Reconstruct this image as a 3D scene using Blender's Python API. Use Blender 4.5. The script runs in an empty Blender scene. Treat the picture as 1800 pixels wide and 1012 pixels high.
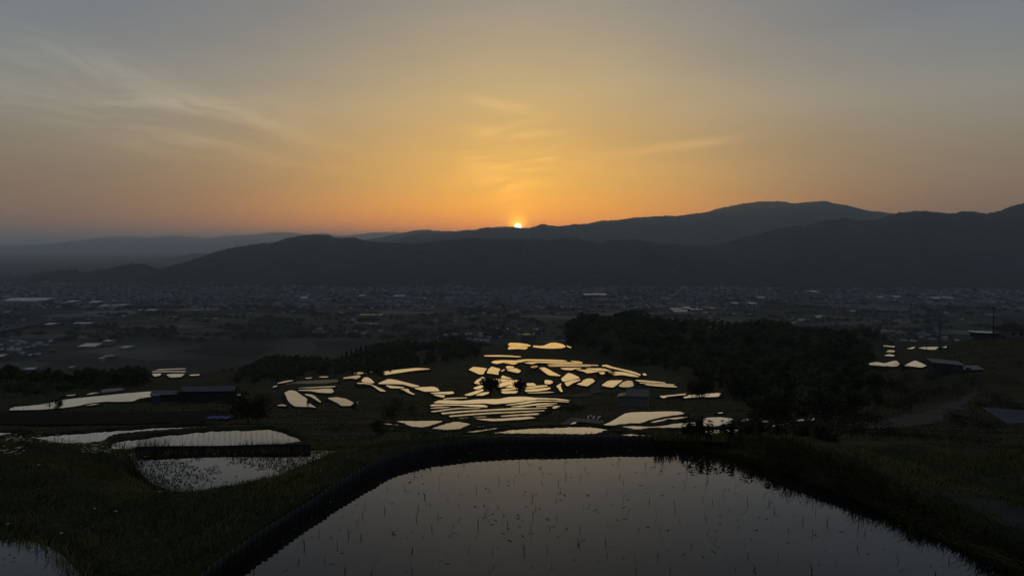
import bpy, bmesh, math, random
import numpy as np
from mathutils import Vector, Matrix

random.seed(7)
RNG = np.random.default_rng(11)
SC = bpy.context.scene
COL = SC.collection

# ------------------------------------------------------------------ camera
F = 1300.0                                   # focal length in pixels of the 1800 x 1012 frame
PITCH = math.atan((506 - 432) / F)
cam_d = bpy.data.cameras.new("camera")
cam_d.sensor_width = 36.0
cam_d.lens = 26.0
cam_d.clip_start = 0.1
cam_d.clip_end = 120000.0
cam = bpy.data.objects.new("camera", cam_d)
cam.rotation_euler = (math.pi / 2 - PITCH, 0, 0)
COL.objects.link(cam)
SC.camera = cam

# ------------------------------------------------------------------ render settings, exposure
SC.view_settings.view_transform = 'Standard'
SC.view_settings.look = 'None'
SC.view_settings.exposure = 0.0
SC.view_settings.gamma = 1.0
SC.cycles.max_bounces = 6
SC.cycles.diffuse_bounces = 2
SC.cycles.glossy_bounces = 3
SC.cycles.volume_bounces = 4
SC.cycles.use_denoising = True
SC.cycles.caustics_reflective = False
SC.cycles.caustics_refractive = False

SUN_AZ = (910 - 900) / F
SUN_EL = math.radians(1.52)


def lin(c):
    return tuple(((v / 255) / 12.92 if v / 255 <= 0.04045 else ((v / 255 + 0.055) / 1.055) ** 2.4) for v in c) + (1.0,)


class NT:
    """small node-tree builder"""
    def __init__(s, nt):
        s.nt = nt
    def n(s, t, **k):
        nd = s.nt.nodes.new(t)
        for a, v in k.items():
            setattr(nd, a, v)
        return nd
    def put(s, sock, v):
        if hasattr(v, 'is_output'):
            s.nt.links.new(v, sock)
        else:
            sock.default_value = v
    def m(s, op, a, b=None, c=None, clamp=False):
        nd = s.n('ShaderNodeMath', operation=op, use_clamp=clamp)
        s.put(nd.inputs[0], a)
        if b is not None: s.put(nd.inputs[1], b)
        if c is not None: s.put(nd.inputs[2], c)
        return nd.outputs[0]
    def mix(s, f, a, b, blend='MIX'):
        nd = s.n('ShaderNodeMix', data_type='RGBA', blend_type=blend)
        s.put(nd.inputs[0], f); s.put(nd.inputs[6], a); s.put(nd.inputs[7], b)
        return nd.outputs[2]
    def ramp(s, f, stops, interp='LINEAR'):
        nd = s.n('ShaderNodeValToRGB')
        cr = nd.color_ramp
        cr.interpolation = interp
        while len(cr.elements) < len(stops): cr.elements.new(0.5)
        for e, (p, c) in zip(cr.elements, stops):
            e.position = p; e.color = c
        s.put(nd.inputs[0], f)
        return nd.outputs[0]
    def sstep(s, x, a, b):
        nd = s.n('ShaderNodeMapRange', interpolation_type='SMOOTHSTEP')
        s.put(nd.inputs[0], x); nd.inputs[1].default_value = a; nd.inputs[2].default_value = b
        nd.inputs[3].default_value = 0; nd.inputs[4].default_value = 1
        return nd.outputs[0]
    def noise(s, vec, scale, detail=4, rough=0.55, dist=0.0):
        nd = s.n('ShaderNodeTexNoise')
        if vec is not None: s.put(nd.inputs['Vector'], vec)
        nd.inputs['Scale'].default_value = scale
        nd.inputs['Detail'].default_value = detail
        nd.inputs['Roughness'].default_value = rough
        nd.inputs['Distortion'].default_value = dist
        return nd.outputs['Fac']
    def comb(s, x, y, z=0.0):
        nd = s.n('ShaderNodeCombineXYZ')
        s.put(nd.inputs[0], x); s.put(nd.inputs[1], y); s.put(nd.inputs[2], z)
        return nd.outputs[0]


# ------------------------------------------------------------------ world: dusk sky
W = bpy.data.worlds.new("World")
SC.world = W
W.use_nodes = True
t = NT(W.node_tree)
W.node_tree.nodes.clear()
geo = t.n('ShaderNodeTexCoord').outputs['Generated']
sep = t.n('ShaderNodeSeparateXYZ'); t.put(sep.inputs[0], geo)
X, Y, Z = sep.outputs
el = t.m('MULTIPLY', t.m('ARCSINE', Z), 180 / math.pi)
az = t.m('MULTIPLY', t.m('SUBTRACT', t.m('ARCTAN2', X, Y), SUN_AZ), 180 / math.pi)
aaz = t.m('ABSOLUTE', az)
tt = t.m('SQRT', t.m('DIVIDE', t.m('MAXIMUM', el, 0.0), 90.0))
P = lambda e: math.sqrt(e / 90.0)
sunward = t.ramp(tt, [(0, (2.6, 0.62, 0.012, 1)), (P(1.5), (2.35, 0.66, 0.016, 1)), (P(2.7), (1.75, 0.66, 0.03, 1)), (P(4.5), (1.22, 0.60, 0.085, 1)),
                      (P(8), lin((238, 188, 106))), (P(12.3), lin((204, 177, 128))), (P(18.4), lin((160, 151, 138))),
                      (P(26), lin((137, 137, 135))), (P(40), lin((98, 104, 112))), (1, lin((97, 107, 123)))])
side = t.ramp(tt, [(0, lin((150, 114, 84))), (P(1.9), lin((140, 114, 92))), (P(3.7), lin((136, 116, 98))), (P(6.6), lin((141, 130, 113))), (P(10.1), lin((141, 140, 132))),
                   (P(12.5), lin((131, 134, 135))), (P(15.3), lin((119, 126, 134))), (P(19), lin((108, 117, 128))), (P(28), lin((92, 101, 114))), (1, lin((97, 107, 123)))])
back = t.ramp(tt, [(0, lin((86, 88, 98))), (P(10), lin((108, 110, 120))), (P(30), lin((114, 121, 134))), (1, lin((97, 107, 123)))])
g = t.m('EXPONENT', t.m('MULTIPLY', t.m('POWER', t.m('DIVIDE', aaz, 17.5), 1.8), -1.0))
sky = t.mix(g, side, sunward)
sky = t.mix(t.sstep(aaz, 34, 95), sky, back)
# glow close round the sun
ang = t.m('SQRT', t.m('ADD', t.m('POWER', az, 2.0), t.m('POWER', t.m('SUBTRACT', el, math.degrees(SUN_EL)), 2.0)))
glow = t.m('EXPONENT', t.m('MULTIPLY', ang, -0.42))
sky = t.mix(t.m('MULTIPLY', glow, 0.38), sky, (1.0, 0.56, 0.09, 1), 'ADD')
halo = t.m('EXPONENT', t.m('MULTIPLY', ang, -3.4))
sky = t.mix(t.m('MULTIPLY', halo, 1.0), sky, (7.5, 4.0, 0.3, 1), 'ADD')


def band(az0, el0, ra, re, slope):
    """soft elliptic mask on the sky, tilted by slope"""
    da = t.m('SUBTRACT', az, az0)
    de = t.m('SUBTRACT', t.m('SUBTRACT', el, el0), t.m('MULTIPLY', da, slope))
    r2 = t.m('ADD', t.m('POWER', t.m('DIVIDE', da, ra), 2.0), t.m('POWER', t.m('DIVIDE', de, re), 2.0))
    return t.m('EXPONENT', t.m('MULTIPLY', r2, -1.0)), da, de

# cirrus: thin streaks drawn out along the wind
warp = t.noise(t.comb(t.m('MULTIPLY', az, 0.09), t.m('MULTIPLY', el, 0.16), 3.0), 1.0, 3, 0.5)
wv = t.m('MULTIPLY', t.m('SUBTRACT', warp, 0.5), 5.0)


def streaks(slope, fa, fe, seed, lo, hi):
    e2 = t.m('ADD', t.m('SUBTRACT', el, t.m('MULTIPLY', az, slope)), wv)
    n = t.noise(t.comb(t.m('MULTIPLY', az, fa), t.m('MULTIPLY', e2, fe), seed), 1.0, 7, 0.62, 0.5)
    return t.sstep(n, lo, hi)

cl = None
for (a0, e0, ra, re, sl, ss, fa, fe, seed, amt, lo, hi) in [
        (-30, 10.0, 15, 3.2, -0.17, -0.16, 0.11, 0.75, 1.0, 0.34, 0.38, 0.78),
        (-27.5, 11.4, 6.5, 0.8, -0.30, -0.30, 0.12, 1.25, 6.0, 0.30, 0.28, 0.74),
        (-20.5, 9.2, 5.5, 0.75, -0.24, -0.24, 0.14, 1.4, 2.0, 0.36, 0.30, 0.74),
        (-24, 7.2, 6.5, 0.7, -0.12, -0.12, 0.14, 1.4, 9.0, 0.32, 0.32, 0.76),
        (-1.0, 10.6, 2.4, 0.35, -0.18, -0.18, 0.3, 1.4, 4.0, 0.36, 0.25, 0.75),
        (-0.5, 6.6, 4.0, 2.6, 0.08, 0.06, 0.16, 1.1, 5.0, 0.40, 0.42, 0.72),
        (13.2, 7.5, 4.6, 0.32, 0.10, 0.10, 0.2, 1.6, 8.0, 0.30, 0.2, 0.7)]:
    mk, da, de = band(a0, e0, ra, re, sl)
    c = t.m('MULTIPLY', t.m('MULTIPLY', mk, streaks(ss, fa, fe, seed, lo, hi)), amt)
    cl = c if cl is None else t.m('ADD', cl, c)
sky = t.mix(1.0, sky, t.mix(t.m('MINIMUM', cl, 1.0), (1, 1, 1, 1), (2.05, 1.95, 1.75, 1)), 'MULTIPLY')
# faint large unevenness of the air
un = t.noise(t.comb(t.m('MULTIPLY', az, 0.05), t.m('MULTIPLY', el, 0.22), 20.0), 1.0, 4, 0.5)
sky = t.mix(1.0, sky, t.ramp(un, [(0.25, (0.94, 0.94, 0.94, 1)), (0.75, (1.06, 1.06, 1.05, 1))]), 'MULTIPLY')
# nothing but dark ground below the horizon
sky = t.mix(t.sstep(el, -2.5, -0.6), (0.004, 0.004, 0.004, 1), sky)
bg = t.n('ShaderNodeBackground'); t.put(bg.inputs[0], sky); bg.inputs[1].default_value = 1.0
nish = t.n('ShaderNodeTexSky', sky_type='NISHITA')
nish.sun_disc = False
nish.sun_elevation = SUN_EL
nish.sun_rotation = SUN_AZ
nish.altitude = 550
nish.dust_density = 3.0
bg2 = t.n('ShaderNodeBackground'); t.put(bg2.inputs[0], nish.outputs[0]); bg2.inputs[1].default_value = 0.0
NISH = bg2
add = t.n('ShaderNodeAddShader'); t.put(add.inputs[0], bg.outputs[0]); t.put(add.inputs[1], bg2.outputs[0])
wo = t.n('ShaderNodeOutputWorld'); t.put(wo.inputs[0], add.outputs[0])

# ------------------------------------------------------------------ sun lamp, half set behind the ridge
sl = bpy.data.lights.new("sun_lamp", 'SUN')
sl.energy = 0.5
sl.angle = math.radians(0.53)
sl.color = (1.0, 0.52, 0.2)
so = bpy.data.objects.new("sun_lamp", sl)
dvec = Vector((math.sin(SUN_AZ) * math.cos(SUN_EL), math.cos(SUN_AZ) * math.cos(SUN_EL), math.sin(SUN_EL)))
so.rotation_euler = dvec.to_track_quat('Z', 'Y').to_euler()
COL.objects.link(so)

# ------------------------------------------------------------------ picture geometry
CP, SP = math.cos(PITCH), math.sin(PITCH)


def ray(u, v):
    """slopes (x/y, z/y) of the line of sight through a pixel of the 1800 x 1012 frame"""
    xc, yc = (u - 900) / F, (506 - v) / F
    y = CP + yc * SP
    return xc / y, (-SP + yc * CP) / y


def on_plane(u, v, z):
    a, s = ray(u, v)
    y = z / s
    return a * y, y, z


def at_dist(u, v, y):
    a, s = ray(u, v)
    return a * y, y, s * y


def to_px(x, y, z):
    zc = y * CP - z * SP
    return 900 + F * x / zc, 506 - F * (y * SP + z * CP) / zc


def sm(a, b, x):
    q = np.clip((x - a) / (b - a), 0, 1)
    return q * q * (3 - 2 * q)


def _hash(ix, iy, seed):
    h = (ix.astype(np.int64) * 374761393 + iy.astype(np.int64) * 668265263 + seed * 974634777) & 0x7fffffff
    h = ((h ^ (h >> 13)) * 1274126177) & 0x7fffffff
    return ((h ^ (h >> 16)) & 0xffff) / 65535.0


def vnoise(x, y, seed=0):
    x = np.asarray(x, float); y = np.asarray(y, float)
    ix, iy = np.floor(x), np.floor(y)
    fx, fy = x - ix, y - iy
    fx = fx * fx * (3 - 2 * fx); fy = fy * fy * (3 - 2 * fy)
    a = _hash(ix, iy, seed); b = _hash(ix + 1, iy, seed); c = _hash(ix, iy + 1, seed); d = _hash(ix + 1, iy + 1, seed)
    return (a * (1 - fx) + b * fx) * (1 - fy) + (c * (1 - fx) + d * fx) * fy


def fbm(x, y, seed=0, octs=4):
    s, w, tot = 0, 1, 0
    for k in range(octs):
        s = s + w * vnoise(np.asarray(x) * 2 ** k + 17.3 * k, np.asarray(y) * 2 ** k - 9.1 * k, seed + k)
        tot += w; w *= 0.5
    return s / tot

# ------------------------------------------------------------------ the lie of the land
VT = [(786, 24), (768, 32), (755, 48), (740, 75), (725, 105), (712, 145), (700, 175), (685, 215), (670, 260), (655, 320), (640, 400), (625, 490), (610, 590), (602, 660)]
YS = [11.0, 14.0] + [y for v, y in VT]
HS = [2.95, 4.1] + [-ray(900, v)[1] * y for v, y in VT]
VALLEY = -200.0


def hill(x, y):
    """smooth height of the terraced hillside and the plain below it"""
    x = np.asarray(x, float); y = np.asarray(y, float)
    a = x / np.maximum(y, 1)
    yc = np.interp(a, [-0.7, -0.45, -0.3, -0.15, 0, 0.08, 0.7], [320, 320, 400, 540, 655, 680, 680])
    z = -np.interp(np.minimum(y, yc), YS, HS)
    z = z - 0.27 * np.maximum(y - yc, 0)
    z = z + 17 * sm(0.078, 0.14, a) * (1 - sm(0.46, 0.535, a)) * sm(390, 520, y) * (1 - sm(620, 720, y))
    z = z + 16 * sm(0.42, 0.66, a) * sm(95, 260, y) * (1 - sm(300, 420, y))
    return np.maximum(z, VALLEY)


def march(u, v, y0=13.0, y1=6000.0):
    a, s = ray(u, v)
    ys = np.geomspace(y0, y1, 6000)
    hit = np.nonzero(s * ys <= hill(a * ys, ys))[0]
    y = ys[hit[0]] if len(hit) else y1
    return a * y, y, s * y
# ------------------------------------------------------------------ helpers for objects


def mesh_from(name, V, Fc, mat=None, smooth=False):
    me = bpy.data.meshes.new(name)
    V = np.asarray(V, np.float32).reshape(-1, 3)
    if isinstance(Fc, np.ndarray):
        k = Fc.shape[1]; n = Fc.shape[0]
        me.vertices.add(len(V)); me.vertices.foreach_set('co', V.ravel())
        me.loops.add(n * k); me.loops.foreach_set('vertex_index', Fc.astype(np.int32).ravel())
        me.polygons.add(n)
        me.polygons.foreach_set('loop_start', np.arange(0, n * k, k, dtype=np.int32))
        me.polygons.foreach_set('loop_total', np.full(n, k, np.int32))
        me.update(calc_edges=True)
    else:
        me.from_pydata(V.tolist(), [], Fc)
        me.update()
    if smooth:
        me.polygons.foreach_set('use_smooth', np.ones(len(me.polygons), bool))
    if mat: me.materials.append(mat)
    return me


def obj(name, me, parent=None, loc=(0, 0, 0), rz=0.0, scale=None):
    o = bpy.data.objects.new(name, me)
    COL.objects.link(o)
    o.location = loc
    o.rotation_euler = (0, 0, rz)
    if scale is not None: o.scale = (scale, scale, scale) if isinstance(scale, (int, float)) else scale
    if parent: o.parent = parent
    return o


def tag(o, label=None, cat=None, group=None, kind=None):
    if label: o['label'] = label
    if cat: o['category'] = cat
    if group: o['group'] = group
    if kind: o['kind'] = kind
    return o


def thing(name, label, cat, loc=(0, 0, 0), rz=0.0, group=None, scale=None):
    return tag(obj(name, None, None, loc, rz, scale), label, cat, group)


def copy_tree(o, parent=None):
    c = o.copy(); COL.objects.link(c)
    if parent: c.parent = parent
    for ch in o.children:
        copy_tree(ch, c)
    return c


class MB:
    """collects shapes for ONE mesh"""
    def __init__(s):
        s.v = []; s.f = []
    def add(s, vs, fs):
        b = len(s.v); s.v += [tuple(p) for p in vs]; s.f += [tuple(b + i for i in f) for f in fs]
    def box(s, x0, x1, y0, y1, z0, z1):
        s.add([(x0, y0, z0), (x1, y0, z0), (x1, y1, z0), (x0, y1, z0), (x0, y0, z1), (x1, y0, z1), (x1, y1, z1), (x0, y1, z1)],
              [(0, 3, 2, 1), (4, 5, 6, 7), (0, 1, 5, 4), (1, 2, 6, 5), (2, 3, 7, 6), (3, 0, 4, 7)])
    def slab(s, quad, th):
        """a thick sheet from four corners, thickness downwards"""
        q = [Vector(p) for p in quad]
        n = (q[1] - q[0]).cross(q[2] - q[0]).normalized()
        if n.z < 0: n = -n
        lo = [p - n * th for p in q]
        s.add([tuple(p) for p in q + lo], [(0, 1, 2, 3), (7, 6, 5, 4), (0, 4, 5, 1), (1, 5, 6, 2), (2, 6, 7, 3), (3, 7, 4, 0)])
    def tube(s, pts, rad, seg=6):
        pts = [Vector(p) for p in pts]
        if not isinstance(rad, (list, tuple)): rad = [rad] * len(pts)
        rings = []
        for i, p in enumerate(pts):
            d = (pts[min(i + 1, len(pts) - 1)] - pts[max(i - 1, 0)]).normalized()
            a = d.orthogonal().normalized(); b = d.cross(a)
            rings.append([p + (a * math.cos(2 * math.pi * k / seg) + b * math.sin(2 * math.pi * k / seg)) * rad[i] for k in range(seg)])
        vs = [tuple(q) for r in rings for q in r]
        fs = [(i * seg + k, i * seg + (k + 1) % seg, (i + 1) * seg + (k + 1) % seg, (i + 1) * seg + k) for i in range(len(pts) - 1) for k in range(seg)]
        fs += [tuple(range(seg))[::-1], tuple((len(pts) - 1) * seg + k for k in range(seg))]
        s.add(vs, fs)
    def mesh(s, name, mat):
        return mesh_from(name, s.v, s.f, mat)
    def build(s, name, mat, parent=None, **k):
        return obj(name, s.mesh(name, mat), parent, **k)


# ------------------------------------------------------------------ materials
def mat(name, fn):
    m = bpy.data.materials.new(name); m.use_nodes = True
    m.node_tree.nodes.clear()
    t = NT(m.node_tree)
    out = t.n('ShaderNodeOutputMaterial')
    t.put(out.inputs[0], fn(t))
    return m


def princ(t, col, rough=0.9, spec=0.1, metal=0.0, normal=None):
    b = t.n('ShaderNodeBsdfPrincipled')
    t.put(b.inputs['Base Color'], col); t.put(b.inputs['Roughness'], rough)
    b.inputs['Specular IOR Level'].default_value = spec
    t.put(b.inputs['Metallic'], metal)
    if normal is not None: t.put(b.inputs['Normal'], normal)
    return b.outputs[0]


def pos(t):
    return t.n('ShaderNodeNewGeometry').outputs['Position']


def mottled(name, c0, c1, scale, rough=0.9, spec=0.1, detail=5, objrand=0.0, metal=0.0, bump=0.0):
    def fn(t):
        n = t.noise(pos(t) if not objrand else t.n('ShaderNodeTexCoord').outputs['Object'], scale, detail)
        c = t.ramp(n, [(0.3, tuple(c0) + (1,)), (0.7, tuple(c1) + (1,))])
        if objrand:
            r = t.n('ShaderNodeObjectInfo').outputs['Random']
            k = t.m('ADD', t.m('MULTIPLY', r, 2 * objrand), 1 - objrand)
            c = t.mix(1.0, c, t.comb(k, k, k), 'MULTIPLY')
        nm = None
        if bump:
            b = t.n('ShaderNodeBump'); b.inputs['Strength'].default_value = bump; b.inputs['Distance'].default_value = 0.05
            t.put(b.inputs['Height'], n); nm = b.outputs[0]
        return princ(t, c, rough, spec, metal, nm)
    return mat(name, fn)


def water_mat(name, gain, mud, tint=(1, 1, 1), ripple=0.0, rough=0.015, scale=3.0, blotch=0.24):
    """shallow paddy water: mud under a mirror that strengthens towards grazing angles"""
    def fn(t):
        lw = t.n('ShaderNodeLayerWeight'); lw.inputs['Blend'].default_value = 0.5
        k = t.m('MULTIPLY', t.m('POWER', lw.outputs['Facing'], 5.0), gain, clamp=True)
        k = t.m('MULTIPLY', k, t.m('ADD', 0.94, t.m('MULTIPLY', t.n('ShaderNodeObjectInfo').outputs['Random'], 0.12)), clamp=True) if name.startswith('paddy_water') else k
        d = t.n('ShaderNodeBsdfDiffuse')
        n = t.noise(pos(t), 0.8, 4)
        k = t.m('MULTIPLY', k, t.m('ADD', 1.0 - 0.56 * blotch, t.m('MULTIPLY', t.noise(pos(t), 0.22, 5, 0.65), blotch)), clamp=True)
        t.put(d.inputs[0], t.ramp(n, [(0.3, tuple(v * 0.6 for v in mud) + (1,)), (0.7, tuple(mud) + (1,))]))
        gl = t.n('ShaderNodeBsdfGlossy'); gl.inputs['Roughness'].default_value = rough
        gl.inputs[0].default_value = tuple(tint) + (1,)
        if ripple:
            b = t.n('ShaderNodeBump'); b.inputs['Strength'].default_value = ripple; b.inputs['Distance'].default_value = 0.01
            t.put(b.inputs['Height'], t.noise(pos(t), scale, 3)); t.put(gl.inputs['Normal'], b.outputs[0])
        mx = t.n('ShaderNodeMixShader'); t.put(mx.inputs[0], k); t.put(mx.inputs[1], d.outputs[0]); t.put(mx.inputs[2], gl.outputs[0])
        return mx.outputs[0]
    return mat(name, fn)


M = {}
M['water_dimmed'] = water_mat('paddy_water_dimmed', 1.85, (0.012, 0.010, 0.008), ripple=0.03, scale=1.2, blotch=0.5)  # same water, mirror weakened to put dimmer reflections into the left-hand paddies
M['water_mid'] = water_mat('paddy_water_mid', 2.5, (0.012, 0.010, 0.008), ripple=0.02, scale=1.5, blotch=0.3)  # same water again, reflection dimmed halfway
M['water'] = water_mat('paddy_water', 3.2, (0.012, 0.010, 0.008), ripple=0.02, scale=1.5)
M['pond'] = water_mat('pond_water', 1.5, (0.010, 0.009, 0.008), ripple=0.03, rough=0.02, scale=6.0)
M['silty'] = water_mat('silty_water', 1.9, (0.02, 0.018, 0.015), ripple=0.1, rough=0.05, scale=0.6)
M['muddy'] = water_mat('muddy_water', 0.34, (0.03, 0.027, 0.022), ripple=0.5, rough=0.2, scale=0.3)
M['river'] = water_mat('river_water', 0.55, (0.02, 0.02, 0.02), tint=(0.8, 0.95, 1.0), ripple=0.1, rough=0.25, scale=0.05)


def ground_fn(t):
    p = pos(t)
    sp = t.n('ShaderNodeSeparateXYZ'); t.put(sp.inputs[0], p)
    far = t.sstep(sp.outputs[1], 700, 1100)
    n1 = t.noise(p, 0.09, 6, 0.6)
    n2 = t.noise(p, 1.7, 6, 0.65)
    n3 = t.noise(p, 9.0, 3, 0.6)
    near = t.ramp(n2, [(0.25, (0.014, 0.017, 0.010, 1)), (0.5, (0.030, 0.033, 0.018, 1)), (0.8, (0.056, 0.055, 0.032, 1))])
    dry = t.ramp(n1, [(0.35, (0.6, 0.62, 0.6, 1)), (0.65, (1.35, 1.2, 1.05, 1))])
    near = t.mix(1.0, near, dry, 'MULTIPLY')
    near = t.mix(0.5, near, t.ramp(n3, [(0.3, (0.5, 0.5, 0.5, 1)), (0.7, (1.4, 1.4, 1.3, 1))]), 'MULTIPLY')
    # plain: strips of crops
    v = t.n('ShaderNodeTexVoronoi'); v.feature = 'F1'
    mp = t.n('ShaderNodeMapping'); t.put(mp.inputs[0], p); mp.inputs['Scale'].default_value = (0.006, 0.011, 0.01); mp.inputs['Rotation'].default_value = (0, 0, 0.25)
    t.put(v.inputs['Vector'], mp.outputs[0]); v.inputs['Scale'].default_value = 1.0
    vs = t.n('ShaderNodeSeparateColor'); t.put(vs.inputs[0], v.outputs['Color'])
    n4 = t.noise(p, 0.004, 5, 0.6)
    plain = t.ramp(vs.outputs[0], [(0.0, (0.018, 0.022, 0.014, 1)), (0.5, (0.035, 0.037, 0.026, 1)), (0.85, (0.065, 0.061, 0.05, 1)), (1.0, (0.15, 0.14, 0.13, 1))])
    plain = t.mix(1.0, plain, t.ramp(n4, [(0.35, (0.45, 0.5, 0.45, 1)), (0.65, (1.3, 1.25, 1.2, 1))]), 'MULTIPLY')
    c = t.mix(far, near, plain)
    b = t.n('ShaderNodeBump'); b.inputs['Strength'].default_value = 0.6; b.inputs['Distance'].default_value = 0.15
    t.put(b.inputs['Height'], n2)
    return princ(t, c, 0.95, 0.03, 0.0, b.outputs[0])


M['ground'] = mat('hillside_grass', ground_fn)
M['levee'] = mottled('levee_grass', (0.012, 0.013, 0.007), (0.045, 0.042, 0.022), 1.3, 0.95, 0.03)
M['forest'] = mottled('mountain_forest', (0.013, 0.018, 0.016), (0.042, 0.050, 0.042), 0.012, 1.0, 0.0, 8)
M['grass'] = mottled('grass_blades', (0.042, 0.050, 0.012), (0.140, 0.135, 0.045), 0.9, 0.8, 0.15)
M['leaf'] = mottled('leaves', (0.02, 0.026, 0.012), (0.075, 0.08, 0.036), 0.5, 0.85, 0.1, 4, objrand=0.35)
M['leaf_dark'] = mottled('dark_leaves', (0.008, 0.010, 0.006), (0.025, 0.028, 0.014), 0.7, 0.85, 0.1, 4)
M['bark'] = mottled('bark', (0.02, 0.016, 0.012), (0.05, 0.042, 0.034), 4.0)
M['rice'] = mottled('rice_leaf', (0.02, 0.022, 0.008), (0.05, 0.055, 0.02), 6.0, 0.7, 0.2)
M['straw'] = mottled('floating_straw', (0.06, 0.055, 0.045), (0.20, 0.19, 0.17), 30.0, 0.7, 0.2)
M['sheet'] = mottled('corrugated_plastic', (0.007, 0.007, 0.007), (0.018, 0.0175, 0.017), 5.0, 0.5, 0.2)
M['soil'] = mottled('path_soil', (0.022, 0.021, 0.019), (0.045, 0.042, 0.038), 2.2, 0.95, 0.05)
M['concrete'] = mottled('concrete_road', (0.025, 0.025, 0.025), (0.042, 0.042, 0.04), 0.8, 0.9, 0.1)
M['plot'] = mottled('bare_plot', (0.018, 0.016, 0.013), (0.034, 0.031, 0.026), 1.6, 1.0, 0.0)
M['wood'] = mottled('weathered_wood', (0.06, 0.055, 0.05), (0.13, 0.12, 0.11), 5.0, 0.9, 0.1)
M['tin_wall'] = mottled('grey_tin_wall', (0.085, 0.08, 0.075), (0.125, 0.118, 0.11), 2.0, 0.7, 0.3)
M['tin_roof'] = mottled('grey_tin_roof', (0.055, 0.052, 0.05), (0.10, 0.095, 0.09), 2.0, 0.5, 0.4)
M['blue_roof'] = mottled('blue_tin_roof', (0.036, 0.035, 0.038), (0.058, 0.056, 0.060), 1.5, 0.5, 0.4)
M['blue'] = mottled('blue_sheet', (0.025, 0.045, 0.14), (0.05, 0.085, 0.24), 3.0, 0.5, 0.3)
M['white'] = mottled('white_plastic', (0.45, 0.45, 0.45), (0.6, 0.6, 0.6), 3.0, 0.5, 0.3)
M['dark'] = mottled('dark_timber', (0.015, 0.014, 0.014), (0.035, 0.032, 0.03), 3.0)
M['glass'] = mottled('window_glass', (0.02, 0.022, 0.026), (0.03, 0.034, 0.04), 1.0, 0.08, 0.6)
M['cloth'] = mottled('dark_clothing', (0.010, 0.010, 0.011), (0.022, 0.021, 0.021), 6.0)
M['steel'] = mottled('galvanised_steel', (0.05, 0.05, 0.05), (0.08, 0.08, 0.085), 0.4, 0.7, 0.3)
M['house_wall'] = mottled('house_wall', (0.06, 0.06, 0.06), (0.14, 0.138, 0.132), 0.3, 0.9, 0.1, objrand=0.75)
M['house_roof'] = mottled('house_roof', (0.10, 0.10, 0.11), (0.22, 0.22, 0.23), 0.3, 0.55, 0.35, objrand=0.7)
M['pale_roof'] = mottled('pale_roof', (0.17, 0.175, 0.19), (0.30, 0.31, 0.32), 0.05, 0.3, 0.6, metal=0.2)
M['petal'] = mottled('daisy_petals', (0.5, 0.5, 0.48), (0.66, 0.66, 0.64), 10.0, 0.8, 0.1)
M['yellow'] = mottled('daisy_eye', (0.4, 0.28, 0.02), (0.5, 0.36, 0.04), 10.0)

M['roof_dark'] = mottled('dark_tin_roof', (0.022, 0.022, 0.022), (0.045, 0.045, 0.044), 3.0, 0.6, 0.3)
M['shed_wall'] = mottled('shed_wall', (0.03, 0.031, 0.034), (0.05, 0.051, 0.055), 2.0)
M['roof_slate'] = mottled('slate_blue_roof', (0.02, 0.022, 0.03), (0.036, 0.039, 0.05), 1.0, 0.6, 0.3)
M['board'] = mottled('black_board', (0.005, 0.005, 0.005), (0.012, 0.012, 0.012), 5.0, 0.7, 0.1)
M['tank_blue'] = mottled('dark_blue_tank', (0.014, 0.02, 0.055), (0.024, 0.034, 0.085), 3.0, 0.5, 0.3)
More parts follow.
